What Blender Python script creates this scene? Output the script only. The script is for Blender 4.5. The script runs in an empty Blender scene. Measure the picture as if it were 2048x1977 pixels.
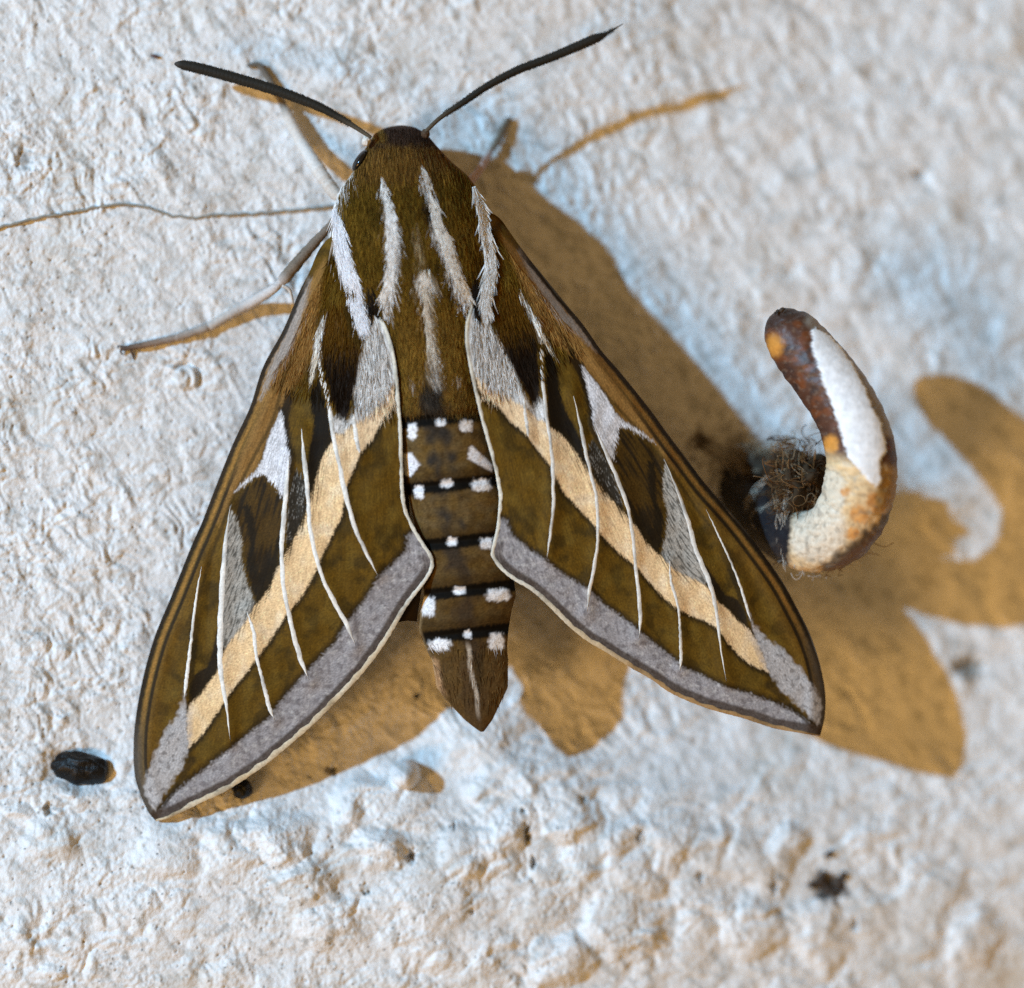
import bpy, math, random
import numpy as np
from mathutils import Vector

# ------------------------------------------------------------------ scale, camera, light
# A hawk moth about 4 cm long rests on a painted stucco wall.  Real size, metres.
# The wall faces -Y; "h" is millimetres of height towards the viewer, 0 = plane of the wings.
K = 3.2e-5           # metres per photograph pixel at h = 0
D = 0.200            # camera distance to h = 0
MM = 0.001
CX, CY = 1024.0, 988.5
sc = bpy.context.scene
cam_d = bpy.data.cameras.new("camera"); cam = bpy.data.objects.new("camera", cam_d)
sc.collection.objects.link(cam); sc.camera = cam
cam.location = (0, -D, 0); cam.rotation_euler = (math.radians(90), 0, 0)
cam_d.sensor_fit = 'HORIZONTAL'; cam_d.sensor_width = 36
cam_d.lens = 36 * D / (2048 * K)
cam_d.clip_start = 0.01; cam_d.clip_end = 20
cam_d.dof.use_dof = True; cam_d.dof.focus_distance = D - 1.1 * MM
cam_d.dof.aperture_fstop = 9.3

world = bpy.data.worlds.new("World"); sc.world = world; world.use_nodes = True
bg = world.node_tree.nodes["Background"]
bg.inputs[0].default_value = (0.59, 0.37, 0.15, 1); bg.inputs[1].default_value = 0.53

def lamp(name, vec, dist, size, power, col):
    d = bpy.data.lights.new(name, 'AREA'); d.shape = 'DISK'; d.size = size; d.energy = power; d.color = col
    o = bpy.data.objects.new(name, d); sc.collection.objects.link(o)
    v = Vector(vec).normalized(); o.location = v * dist
    o.rotation_euler = (-v).to_track_quat('-Z', 'Y').to_euler()
    return o
lamp("flash_lamp", (-0.945, -0.965, 0.326), 0.95, 0.017, 11.8, (0.345, 0.67, 1.0))
lamp("porch_lamp", (-0.84, -1.12, -0.54), 1.60, 0.45, 10.8, (1.0, 0.54, 0.14))
sc.view_settings.view_transform = 'Standard'; sc.view_settings.look = 'None'
sc.view_settings.exposure = 0.0; sc.view_settings.gamma = 1.0
sc.view_settings.use_curve_mapping = False
sc.render.engine = 'CYCLES'
sc.cycles.max_bounces = 6; sc.cycles.diffuse_bounces = 3; sc.cycles.glossy_bounces = 2
sc.cycles.use_denoising = False; sc.cycles.sample_clamp_direct = 6; sc.cycles.sample_clamp_indirect = 3

rng = np.random.default_rng(7); random.seed(7)

# ------------------------------------------------------------------ maths helpers
def lin(c):
    c = np.asarray(c, float) / 255.0
    return np.where(c <= 0.04045, c / 12.92, ((c + 0.055) / 1.055) ** 2.4)
def P(px, py, h):
    px, py, h = np.broadcast_arrays(np.asarray(px, float), np.asarray(py, float), np.asarray(h, float))
    s = K * (D - h * MM) / D
    return np.stack([(px - CX) * s, -h * MM, (CY - py) * s], -1)
_perm = {}
def _tab(seed):
    if seed not in _perm:
        r = np.random.default_rng(1000 + seed); a = r.random((256, 256)) * 2 * np.pi
        _perm[seed] = (np.cos(a), np.sin(a), r.random((256, 256)), r.random((256, 256)), r.random((256, 256)))
    return _perm[seed]
def noise(x, y, seed=0):
    gx, gy = _tab(seed)[:2]
    x0 = np.floor(x); y0 = np.floor(y); fx = x - x0; fy = y - y0
    i = x0.astype(int) & 255; j = y0.astype(int) & 255; i1 = (i + 1) & 255; j1 = (j + 1) & 255
    u = fx * fx * fx * (fx * (fx * 6 - 15) + 10); v = fy * fy * fy * (fy * (fy * 6 - 15) + 10)
    a = gx[i, j] * fx + gy[i, j] * fy; b = gx[i1, j] * (fx - 1) + gy[i1, j] * fy
    c = gx[i, j1] * fx + gy[i, j1] * (fy - 1); d = gx[i1, j1] * (fx - 1) + gy[i1, j1] * (fy - 1)
    return ((a + (b - a) * u) * (1 - v) + (c + (d - c) * u) * v) * 1.5
def fbm(x, y, seed, octv=3, gain=0.5):
    t = 0; a = 1; f = 1
    for o in range(octv):
        t = t + a * noise(x * f + 17.3 * o, y * f - 9.1 * o, seed + o); a *= gain; f *= 2.03
    return t
def worley(x, y, seed):
    _, _, ox, oy, val = _tab(seed)
    x0 = np.floor(x); y0 = np.floor(y); best = np.full(x.shape, 9.0); sec = best.copy(); idv = np.zeros(x.shape)
    for a in (-1, 0, 1):
        for b in (-1, 0, 1):
            ci = x0 + a; cj = y0 + b; i = ci.astype(int) & 255; j = cj.astype(int) & 255
            d = np.hypot(ci + ox[i, j] - x, cj + oy[i, j] - y)
            m = d < best
            sec = np.where(m, best, np.minimum(sec, d)); idv = np.where(m, val[i, j], idv); best = np.where(m, d, best)
    return best, sec, idv
def sstep(a, b, x):
    t = np.clip((x - a) / (b - a), 0, 1); return t * t * (3 - 2 * t)
def seg_d(px, py, pts, wid=None):
    """distance to polyline (minus interpolated half width)"""
    pts = np.asarray(pts, float); out = np.full(px.shape, 1e9)
    for k in range(len(pts) - 1):
        ax, ay = pts[k][:2]; bx, by = pts[k + 1][:2]; dx, dy = bx - ax, by - ay
        t = np.clip(((px - ax) * dx + (py - ay) * dy) / (dx * dx + dy * dy + 1e-9), 0, 1)
        d = np.hypot(px - ax - t * dx, py - ay - t * dy)
        if wid is not None: d = d - 0.5 * (wid[k] + (wid[k + 1] - wid[k]) * t)
        out = np.minimum(out, d)
    return out
def poly_sd(px, py, pts):
    """signed distance, negative inside"""
    pts = np.asarray(pts, float); n = len(pts); ins = np.zeros(px.shape, bool)
    for k in range(n):
        ax, ay = pts[k]; bx, by = pts[(k + 1) % n]
        c = (ay > py) != (by > py)
        with np.errstate(divide='ignore', invalid='ignore'):
            ins ^= c & (px < (bx - ax) * (py - ay) / (by - ay if by != ay else 1e-9) + ax)
    d = seg_d(px, py, np.vstack([pts, pts[:1]]))
    return np.where(ins, -d, d)
class TPS:
    def __init__(s, src, val, reg=0.0):
        s.c = np.asarray(src, float) / 1000.0; v = np.asarray(val, float)
        if v.ndim == 1: v = v[:, None]
        n = len(s.c); A = np.zeros((n + 3, n + 3)); r = np.linalg.norm(s.c[:, None] - s.c[None], axis=-1)
        A[:n, :n] = s.U(r) + reg * np.eye(n); A[:n, n] = 1; A[:n, n + 1:] = s.c; A[n, :n] = 1; A[n + 1:, :n] = s.c.T
        s.w = np.linalg.solve(A, np.vstack([v, np.zeros((3, v.shape[1]))]))
    @staticmethod
    def U(r): return r * r * np.log(r + 1e-12)
    def __call__(s, px, py):
        x = np.ravel(px) / 1000.0; y = np.ravel(py) / 1000.0; n = len(s.c)
        out = s.w[n][None] + x[:, None] * s.w[n + 1][None] + y[:, None] * s.w[n + 2][None]
        for k in range(n):
            out = out + s.U(np.hypot(x - s.c[k, 0], y - s.c[k, 1]))[:, None] * s.w[k][None]
        return out
def arcs(pts, n):
    pts = np.asarray(pts, float); L = np.concatenate([[0], np.cumsum(np.linalg.norm(np.diff(pts, axis=0), axis=1))])
    t = np.linspace(0, L[-1], n)
    return np.stack([np.interp(t, L, pts[:, k]) for k in range(pts.shape[1])], 1)
def smooth_line(pts, n):
    """Catmull-Rom through the points, n samples by arc length"""
    p = np.asarray(pts, float); q = np.vstack([2 * p[0] - p[1], p, 2 * p[-1] - p[-2]]); out = []
    for k in range(1, len(q) - 2):
        t = np.linspace(0, 1, 16, endpoint=False)[:, None]; a, b, c, d = q[k - 1], q[k], q[k + 1], q[k + 2]
        out.append(0.5 * (2 * b + (c - a) * t + (2 * a - 5 * b + 4 * c - d) * t * t + (3 * b - a - 3 * c + d) * t ** 3))
    out.append(p[-1:]); return arcs(np.vstack(out), n)

# ------------------------------------------------------------------ mesh helpers
COL = sc.collection
def mesh_obj(name, verts, faces, mat, parent=None, cols=None, smooth=True, props=None):
    """faces: array (n,4) or (n,3) or list of such arrays"""
    if not isinstance(faces, (list, tuple)): faces = [faces]
    faces = [np.asarray(f, np.int32) for f in faces if len(f)]
    me = bpy.data.meshes.new(name); verts = np.asarray(verts, np.float32)
    me.vertices.add(len(verts)); me.vertices.foreach_set('co', verts.ravel())
    li = np.concatenate([f.ravel() for f in faces]); cnt = np.concatenate([np.full(len(f), f.shape[1], np.int32) for f in faces])
    me.loops.add(len(li)); me.loops.foreach_set('vertex_index', li)
    me.polygons.add(len(cnt)); st = np.concatenate([[0], np.cumsum(cnt)[:-1]]).astype(np.int32)
    me.polygons.foreach_set('loop_start', st)
    me.polygons.foreach_set('use_smooth', np.full(len(cnt), smooth))
    me.update(calc_edges=True); me.validate()
    if cols is not None:
        a = me.color_attributes.new(name='Col', type='FLOAT_COLOR', domain='POINT')
        c = np.ones((len(verts), 4), np.float32); c[:, :3] = cols; a.data.foreach_set('color', c.ravel())
    me.materials.append(mat); o = bpy.data.objects.new(name, me); COL.objects.link(o)
    if parent is not None: o.parent = parent
    for k, v in (props or {}).items(): o[k] = v
    return o
def grid_faces(nu, nv, wrap=False, off=0):
    i = np.arange(nu - 1)[:, None]; j = np.arange(nv if wrap else nv - 1)[None]
    a = i * nv + j; b = i * nv + (j + 1) % nv
    return (np.stack([a, b, b + nv, a + nv], -1).reshape(-1, 4) + off)
def tube(pts, rad, seg=12, flat=1.0, rough=0.0, seed=0):
    """3-D tube: returns verts, faces; pts in metres, rad in metres"""
    pts = np.asarray(pts, float); n = len(pts); rad = np.broadcast_to(np.asarray(rad, float), (n,))
    T = np.gradient(pts, axis=0); T /= np.linalg.norm(T, axis=1)[:, None] + 1e-12
    up = np.array([0, -1.0, 0]); V = []
    prev = None
    for k in range(n):
        s = np.cross(T[k], up)
        if np.linalg.norm(s) < 0.25: s = prev if prev is not None else np.array([1.0, 0, 0])
        s = s - T[k] * np.dot(s, T[k]); s /= np.linalg.norm(s)
        if prev is not None and np.dot(s, prev) < 0: s = -s
        prev = s; b = np.cross(s, T[k])
        a = np.arange(seg) * 2 * np.pi / seg; r = rad[k]
        if rough: r = r * (1 + rough * np.array([math.sin(k * 1.7 + q * 2.3 + seed) * math.sin(k * .61 + q * 5.1) for q in range(seg)]))
        V.append(pts[k] + (np.cos(a) * r)[:, None] * s + (np.sin(a) * r * flat)[:, None] * b)
    V = np.vstack(V); F = grid_faces(n, seg, True)
    V = np.vstack([V, pts[:1], pts[-1:]]); m = len(V); j = np.arange(seg)
    c0 = np.stack([np.full(seg, m - 2), (j + 1) % seg, j], 1); o = (n - 1) * seg
    c1 = np.stack([np.full(seg, m - 1), o + j, o + (j + 1) % seg], 1)
    return V, [F, np.vstack([c0, c1])]
def join(parts):
    V = []; Q = []; T = []; C = []; off = 0
    for it in parts:
        v, fs = it[0], it[1]
        for f in fs: (Q if f.shape[1] == 4 else T).append(f + off)
        V.append(v); off += len(v)
        if len(it) > 2: C.append(np.broadcast_to(it[2], (len(v), 3)))
    fs = ([np.vstack(Q)] if Q else []) + ([np.vstack(T)] if T else [])
    return np.vstack(V), fs, (np.vstack(C) if C else None)
def strands(pts, width, face=None):
    """pts (n,m,3) -> tapered ribbons with random roll"""
    n, m, _ = pts.shape; t = pts[:, -1] - pts[:, 0]; t /= np.linalg.norm(t, axis=1)[:, None] + 1e-12
    up = np.tile([0, -1.0, 0], (n, 1)) + rng.normal(0, 0.45, (n, 3)); s = np.cross(t, up); s /= np.linalg.norm(s, axis=1)[:, None] + 1e-12
    w = np.linspace(1, 0.12, m)[None, :, None] * np.reshape(width, (-1, 1, 1)) * 0.5
    V = np.stack([pts - s[:, None] * w, pts + s[:, None] * w], 2).reshape(n * m * 2, 3)
    b = (np.arange(n) * m * 2)[:, None] + (np.arange(m - 1) * 2)[None]
    F = np.stack([b, b + 1, b + 3, b + 2], -1).reshape(-1, 4)
    return V, F
def empty(name, loc, **props):
    o = bpy.data.objects.new(name, None); COL.objects.link(o); o.location = loc; o.empty_display_size = 0.004
    for k, v in props.items(): o[k] = v
    return o
def keep_world(child, parent):
    child.parent = parent; child.matrix_parent_inverse = parent.matrix_basis.inverted()

# ------------------------------------------------------------------ materials
def mat(name, rough=0.6, noise_scale=None, noise_amt=0.15, bump=None, sheen=0.0, spec=0.5, base=None, coat=0.0, sss=0.0):
    m = bpy.data.materials.new(name); m.use_nodes = True; nt = m.node_tree; N = nt.nodes; L = nt.links
    b = N["Principled BSDF"]; b.inputs["Roughness"].default_value = rough
    b.inputs["Specular IOR Level"].default_value = spec; b.inputs["Sheen Weight"].default_value = sheen
    b.inputs["Coat Weight"].default_value = coat
    tc = N.new("ShaderNodeTexCoord")
    if base is None:
        a = N.new("ShaderNodeAttribute"); a.attribute_name = 'Col'; src = a.outputs["Color"]
    else:
        r = N.new("ShaderNodeRGB"); r.outputs[0].default_value = (*lin(base), 1); src = r.outputs[0]
    if noise_scale:
        n = N.new("ShaderNodeTexNoise"); n.inputs["Scale"].default_value = noise_scale; n.inputs["Detail"].default_value = 4
        L.new(tc.outputs["Object"], n.inputs["Vector"])
        mr = N.new("ShaderNodeMapRange"); mr.inputs["From Min"].default_value = 0.25; mr.inputs["From Max"].default_value = 0.75
        mr.inputs["To Min"].default_value = 1 - noise_amt; mr.inputs["To Max"].default_value = 1 + noise_amt
        L.new(n.outputs["Fac"], mr.inputs["Value"])
        mx = N.new("ShaderNodeVectorMath"); mx.operation = 'SCALE'
        L.new(src, mx.inputs[0]); L.new(mr.outputs["Result"], mx.inputs["Scale"]); src = mx.outputs[0]
    L.new(src, b.inputs["Base Color"])
    if bump:
        n2 = N.new("ShaderNodeTexNoise"); n2.inputs["Scale"].default_value = bump[0]; n2.inputs["Detail"].default_value = 5
        n2.inputs["Roughness"].default_value = 0.6
        L.new(tc.outputs["Object"], n2.inputs["Vector"])
        bp = N.new("ShaderNodeBump"); bp.inputs["Strength"].default_value = 1.0; bp.inputs["Distance"].default_value = bump[1]
        L.new(n2.outputs["Fac"], bp.inputs["Height"]); L.new(bp.outputs["Normal"], b.inputs["Normal"])
    return m
M_wall = mat("painted_stucco", 0.5, 900, 0.05, (4200, 7e-5), spec=0.3)
M_scale = mat("wing_scales", 0.68, 9000, 0.20, (9000, 2.2e-5), sheen=0.0, spec=0.10)
M_body = mat("body_scales", 0.7, 9000, 0.18, (7000, 2.5e-5), sheen=0.0, spec=0.06)
M_hair = mat("scale_hair", 0.8, spec=0.06)
M_vein = mat("pale_vein", 0.6, 9000, 0.18, (9000, 2e-5), spec=0.3)
M_ant = mat("antenna_scales", 0.7, 12000, 0.3, (9000, 4e-5), spec=0.25)
M_leg = mat("leg_scales", 0.65, 9000, 0.25, (9000, 3e-5), spec=0.3)
M_eye = mat("eye_black", 0.15, base=(14, 12, 12))
M_hook = mat("rusted_painted_metal", 0.46, 2600, 0.16, (2600, 4e-5), spec=0.35)
M_black = mat("black_pellet", 0.42, 3000, 0.4, (2600, 1.2e-4), base=(8, 8, 8), spec=0.3)
M_dirt = mat("dirt_crumb", 0.85, 3000, 0.4, (4000, 1e-4), base=(66, 54, 44))
M_fibre = mat("dry_fibre", 0.9, 3000, 0.2, spec=0.08)

# ------------------------------------------------------------------ the wall
LUMPS = [  # x, y, radius, height mm, squash angle
    (1075, 1548, 125, 1.1), (1146, 1646, 52, .95), (1243, 1672, 50, 1.0), (1014, 1662, 46, .9), (914, 1712, 62, .9), (861, 1812, 105, 1.5),
    (764, 1700, 52, .9), (986, 1700, 46, .8), (1170, 1745, 60, .7), (1265, 1750, 52, .7), (1085, 1800, 70, .8), (700, 1610, 48, .8),
    (560, 1680, 62, .8), (455, 1700, 50, .8), (610, 1760, 66, .8), (660, 1850, 60, .7), (340, 1700, 64, 1.0), (1340, 1690, 56, .7), (1420, 1700, 50, .8),
    (1510, 1730, 62, .9), (1580, 1690, 52, .6), (1400, 1800, 60, .8), (1500, 1850, 70, .8), (1640, 1860, 60, .7), (1740, 1830, 66, .9), (1240, 1850, 75, .8),
    (100, 1680, 60, .6), (960, 1900, 70, .7), (1130, 1920, 66, .8), (1860, 1800, 70, .8), (1950, 1870, 66, .8), (795, 1600, 60, .5), (1330, 1590, 60, .5)]
PITS = [  # x, y, rx, ry, depth mm
    (1053, 1668, 8, 24, .9), (1046, 1622, 5, 7, .6), (1067, 1727, 6, 14, .8), (823, 1712, 11, 14, .8), (1278, 1672, 6, 16, .6), (907, 1653, 6, 9, .6),
    (1167, 1600, 9, 7, .5), (942, 1824, 6, 6, .4), (731, 1786, 8, 7, .5), (1655, 1772, 34, 26, .35), (1403, 888, 16, 18, .7), (670, 1542, 8, 12, .4),
    (1935, 1335, 34, 22, .5), (1930, 1330, 16, 12, .3), (1710, 1850, 7, 14, .5), (1400, 1755, 7, 16, .5), (1548, 1770, 7, 20, .5), (97, 1620, 12, 12, .6), (1840, 350, 14, 12, .5), (48, 318, 22, 30, .4)]
def wall_base(px, py):
    b = -1.5 - (px - 315) * 0.0046 * np.where(px > 315, 1.0, 0.75)
    b = np.maximum(b, -1.5 - 2400 * 0.0046)
    # the plaster swells towards the bottom and rolls away below
    g = sstep(1430, 1730, py + 0.05 * (px - 1000)) * np.exp(-((px - 960) / 950.0) ** 2)
    b = b + 2.4 * g - 0.8 * sstep(1820, 2150, py) * (1 - 0.45 * np.exp(-((px - 1150) / 500) ** 2))
    b = b - 1.0 * sstep(500, -300, py) * sstep(900, 200, px) - 1.8 * sstep(650, -150, py) * sstep(1000, 1750, px)
    b = b + 1.1 * np.exp(-((px - 965) / 85.0) ** 2 - ((py - 1470) / 70.0) ** 2)       # swelling beside the abdomen tip
    return b * 1.24 - 0.25
def wall_h(px, py, detail=True):
    px = np.asarray(px, float); py = np.asarray(py, float); h = wall_base(px, py)
    low = sstep(1440, 1600, py + 60 * noise(px / 200, py / 200, 3))       # lumpy zone along the bottom
    wx = px + 16 * noise(px / 60, py / 60, 11); wy = py + 16 * noise(px / 60, py / 60, 12)
    # combed grain running down to the right in the upper zone
    a = math.radians(52); u = wx * math.cos(a) + wy * math.sin(a); v = -wx * math.sin(a) + wy * math.cos(a)
    g1 = fbm(u / 62, v / 27, 20, 3, 0.55)
    F1, F2, idv = worley(u / 50, v / 30, 31)
    lum = np.exp(-(F1 / .46) ** 2); G1, G2, gid = worley(u / 24 + 7, v / 19, 33); lum2 = np.exp(-(G1 / .42) ** 2) * (gid > .35)
    far = sstep(900, 1500, px - 0.3 * py)
    bil = np.abs(noise(u / 40, v / 25, 34)) * 1.0 + 0.55 * np.abs(noise(u / 19, v / 14, 35)) + 0.3 * np.abs(noise(px / 9, py / 9, 36))
    patch = 0.55 + 0.9 * sstep(-.3, .5, fbm(px / 230, py / 230, 37, 2))
    up = (0.07 * g1 + 0.09 * lum * (0.3 + 1.2 * idv) + 0.035 * lum2 + 0.15 * bil) * (1 - 0.35 * far) * patch + 0.17 * fbm(u / 150, v / 90, 25, 2) + 0.22 * far * fbm(u / 105, v / 62, 26, 2)
    # lumpy coat
    W1, W2, wid = worley(wx / 105, wy / 95, 41)
    lp = 0.42 * (1 - np.minimum(W1, 1.1) ** 2) * (0.4 + wid)
    lp = lp + 0.10 * fbm(wx / 40, wy / 40, 45, 2, 0.5)
    l2 = np.zeros(px.shape) - 0.05
    vx = px + 20 * noise(px / 70, py / 70, 13) + 5 * noise(px / 22, py / 22, 15); vy = py + 20 * noise(px / 70, py / 70, 14) + 5 * noise(px / 22, py / 22, 16)
    acc = np.ones(px.shape); sharp = 16.0
    for k, (x, y, r, H) in enumerate(LUMPS):
        q = math.sin(k * 7.3) * 1.6; cq, sq = math.cos(q), math.sin(q); rr = r * (1.08 + 0.14 * math.sin(k * 3.1)); el = 1.15 + 0.3 * math.sin(k * 5.7)
        ex = ((vx - x) * cq + (vy - y) * sq) / (rr * el ** .5); ey = (-(vx - x) * sq + (vy - y) * cq) * el ** .5 / rr
        acc = acc + np.exp(sharp * np.clip(1.1 * H * (0.7 + 0.3 * math.sin(k * 2.3)) * (1.1 - ex * ex - ey * ey), -3, 3)) - np.exp(-3 * sharp * 0)*0
    l2 = np.log(acc) / sharp
    bl = 0.62 * np.abs(noise(vx / 84, vy / 74, 46)) + 0.36 * np.abs(noise(vx / 43 + 5, vy / 40, 47)) + 0.10 * np.abs(noise(vx / 21, vy / 21 + 3, 48)) + 0.03 * noise(px / 10, py / 10, 49)
    lp = 0.15 * lp + 1.0 * l2 + 0.68 * bl * (0.45 + 0.75 * sstep(-.35, .45, noise(px / 190, py / 150, 50)))
    h = h + up * (1 - 0.86 * low) + lp * low
    # smooth painted trowel patch under the abdomen
    if detail:
        W1, W2, wid = worley(px / 15, py / 15, 51)
        h = h + 0.035 * np.maximum(0, 1 - (W1 / 0.42) ** 2) * (wid > 0.72)              # paint bubbles
        W1, W2, wid = worley(px / 24, py / 24, 52)
        h = h - 0.13 * np.maximum(0, 1 - (W1 / (0.05 + 0.14 * (wid - .7) / .3)) ** 2) * (wid > 0.78)               # pin holes
        h = h + (0.026 + 0.026 * low) * fbm(px / 9, py / 9, 55, 2, 0.6) * (0.6 + 0.8 * noise(px / 120, py / 120, 57))
    for (x, y, rx, ry, dp) in PITS:
        d2 = ((px - x + 7 * noise(px / 10, py / 10, 58)) / (rx * .8)) ** 2 + ((py - y + 7 * noise(px / 10, py / 10, 59)) / (ry * .85)) ** 2
        h = h - dp * np.exp(-d2 * d2)
    # round plug with a crescent gap, a nub, and the seats of pellet and hook
    r = np.hypot(px - 372, py - 757); an = np.arctan2(py - 757, px - 372)
    h = h + 0.22 * sstep(27, 18, r) - 0.35 * np.exp(-((r - 29) / 3.4) ** 2) * sstep(-2.6, -2.2, an) * sstep(0.75, 0.35, an)
    r = np.hypot(px - 811, (py - 1549) * 1.0); h = h + 2.1 * np.sqrt(np.clip(1 - (r / 30) ** 2, 0, 1)) ** 0.7
    d2 = ((px - 160) / 74) ** 2 + ((py - 1540 - 0.12 * (px - 160)) / 50) ** 2; h = h - 0.75 * np.exp(-d2 * d2 * 1.6)
    d2 = ((px - 1478) / 80) ** 2 + ((py - 930) / 80) ** 2; h = h + 0.7 * np.exp(-d2) - 1.0 * np.exp(-d2 * 4)
    return h
def axis_samples(n):
    core = np.linspace(-40, n + 40, int((n + 80) / 2.45))
    ext = 40 + 6 * (np.exp(np.linspace(0, 1, 60) * 5.2)[1:] - 1) / 1.0
    ext = ext[ext < 2600]
    return np.concatenate([-ext[::-1], core, n + ext])
gx = axis_samples(2048); gy = axis_samples(1977)
WX, WY = np.meshgrid(gx, gy); wx, wy = WX.ravel(), WY.ravel()
wh = wall_h(wx, wy)
wc = np.tile(lin((229, 228, 226)), (len(wx), 1))
def tint(c, col, f): c += (lin(col) - c) * np.clip(f, 0, 1)[:, None]
tint(wc, (216, 216, 214), 0.5 * sstep(0.0, 0.7, fbm(wx / 190, wy / 190, 61, 3)))
ga = math.radians(50); gu = wx * math.cos(ga) + wy * math.sin(ga); gv = -wx * math.sin(ga) + wy * math.cos(ga)
tint(wc, (168, 168, 163), 0.6 * sstep(0.18, 0.8, fbm(gu / 70, gv / 30, 63, 4, .6)))  # diagonal grey mottling: dust that also stands in for relief shading
spk = fbm(gu / 21, gv / 12, 70, 3, .65)
tint(wc, (150, 151, 149), 0.55 * sstep(0.22, 0.75, spk) * (0.35 + 0.65 * sstep(-.3, .4, fbm(wx / 160, wy / 160, 60, 2))))
tint(wc, (236, 236, 238), 0.6 * sstep(0.2, 0.7, -spk))
tint(wc, (190, 184, 172), 0.3 * sstep(0.3, 0.9, fbm(wx / 240, wy / 240, 69, 4, .6)))
W1, W2, wid = worley(wx / 31, wy / 31, 65)
tint(wc, (60, 54, 46), 0.8 * sstep(0.09, 0.04, W1) * (wid > 0.80))                         # specks of dirt
W1, W2, wid = worley(wx / 24, wy / 24, 52)
tint(wc, (90, 84, 74), 0.55 * sstep(0.13, 0.04, W1) * (wid > 0.82))  # pin holes: the shade of their depth laid into the colour too
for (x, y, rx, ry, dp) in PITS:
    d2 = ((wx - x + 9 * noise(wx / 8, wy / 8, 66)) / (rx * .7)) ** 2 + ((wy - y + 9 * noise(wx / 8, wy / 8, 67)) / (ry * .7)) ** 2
    tint(wc, (92, 86, 76), 0.65 * np.exp(-d2 * 1.2))  # dirt tone in the pits, with their shade put into the colour
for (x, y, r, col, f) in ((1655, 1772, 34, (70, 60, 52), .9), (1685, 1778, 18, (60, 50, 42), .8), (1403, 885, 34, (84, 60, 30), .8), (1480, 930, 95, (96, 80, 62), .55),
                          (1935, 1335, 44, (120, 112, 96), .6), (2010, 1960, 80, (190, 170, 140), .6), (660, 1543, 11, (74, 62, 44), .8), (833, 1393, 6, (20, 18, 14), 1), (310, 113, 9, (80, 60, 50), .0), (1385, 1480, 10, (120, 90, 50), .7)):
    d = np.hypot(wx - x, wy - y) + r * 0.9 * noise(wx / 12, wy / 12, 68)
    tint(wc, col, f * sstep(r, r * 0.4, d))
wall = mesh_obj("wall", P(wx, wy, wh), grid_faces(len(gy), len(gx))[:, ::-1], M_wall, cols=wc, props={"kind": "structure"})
def on_wall(px, py, up): return P(px, py, wall_h(np.asarray(px, float), np.asarray(py, float), False) + up)

# ------------------------------------------------------------------ the moth: wing outlines and pattern (left wing traced, right wing by landmarks)
L_COST = [(672, 466), (650, 484), (634, 508), (620, 542), (599, 583), (567, 659), (526, 735), (500, 815), (466, 888), (428, 983), (404, 1045), (381, 1082 + 15), (343, 1192), (309, 1275), (285, 1361), (271, 1440), (267, 1498), (269.5, 1550), (281.5, 1591), (297, 1625), (312, 1643)]
L_INN = [(700, 466), (735, 510), (741, 560), (748, 600), (759, 627), (774, 659), (784, 690), (789, 712), (795.5, 759), (799.5, 812), (803.5, 865), (805, 918), (807.5, 984), (814, 1023), (830, 1058), (851, 1092), (863, 1110), (867, 1127)]
L_OUT = [(867, 1127), (864, 1142), (848, 1168), (814, 1213), (773, 1282), (728, 1343), (677, 1398), (625, 1450), (573, 1495), (522, 1536), (453, 1581), (402, 1605), (343, 1634), (312, 1643)]
R_COST = [(966, 424), (986, 428), (1003, 441), (1023, 469), (1057, 516), (1092, 559), (1130, 606), (1168, 652), (1203, 702), (1243, 748), (1299, 818), (1336, 869), (1368, 911), (1414, 972), (1469, 1034), (1517, 1096), (1562, 1159), (1591, 1211), (1617, 1262), (1636, 1314), (1647, 1362), (1651, 1396), (1649, 1436), (1640, 1473)]
R_INN = [(940, 440), (946, 500), (944, 560), (940, 616), (932, 648), (931, 682), (934, 706), (941, 746), (951, 791), (962, 838), (975, 886), (988, 934), (994, 965), (998, 997), (994, 1050), (986, 1087), (982, 1108)]
R_OUT = [(982, 1108), (987, 1120), (999, 1137), (1025, 1159), (1062, 1181), (1099, 1214), (1136, 1251), (1173, 1281), (1210, 1303), (1258, 1333), (1303, 1359), (1340, 1385), (1388, 1407), (1432, 1422), (1488, 1437), (1543, 1455), (1599, 1466), (1640, 1473)]
lm_l = []; lm_r = []
for a, b, n in ((L_COST, R_COST, 10), (L_INN, R_INN, 7), (L_OUT, R_OUT, 8)):
    p = arcs(a, n); q = arcs(b, n); s = 1 if a is L_OUT else 0; e = n - 1 if a is L_OUT else n
    lm_l += list(p[s:e]); lm_r += list(q[s:e])
PAIRS = [((635, 697), (1075, 652)), ((755, 1151), (1094, 1118)), ((691, 985), (1105, 941)), ((707, 830), (1049, 798)), ((719, 905), (1057, 872)), ((604, 862), (1148, 798)),
         ((711, 1292), (1174, 1225)), ((635, 1124), (1196, 1055)), ((578, 913), (1188, 847)), ((612, 1345), (1279, 1262)), ((577, 1227), (1272, 1135)), ((539, 1416), (1362, 1318)),
         ((513, 1312), (1356, 1214)), ((494, 1223), (1340, 1122)), ((459, 1018), (1332, 925)), ((450, 1395), (1437, 1255)), ((442, 1290), (1415, 1160)), ((402, 1137), (1414, 1022)),
         ((369, 1395), (1503, 1244)), ((564, 830), (1165, 740)), ((523, 945), (1240, 850)), ((472, 980), (1302, 879)), ((378, 1495), (1536, 1344)), ((755, 855), (1000, 815)),
         ((814, 1088), (1018, 1057)), ((460, 1481), (1453, 1362)), ((665, 862), (1093, 835))]
for a, b in PAIRS: lm_l.append(np.array(a, float)); lm_r.append(np.array(b, float))
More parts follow.
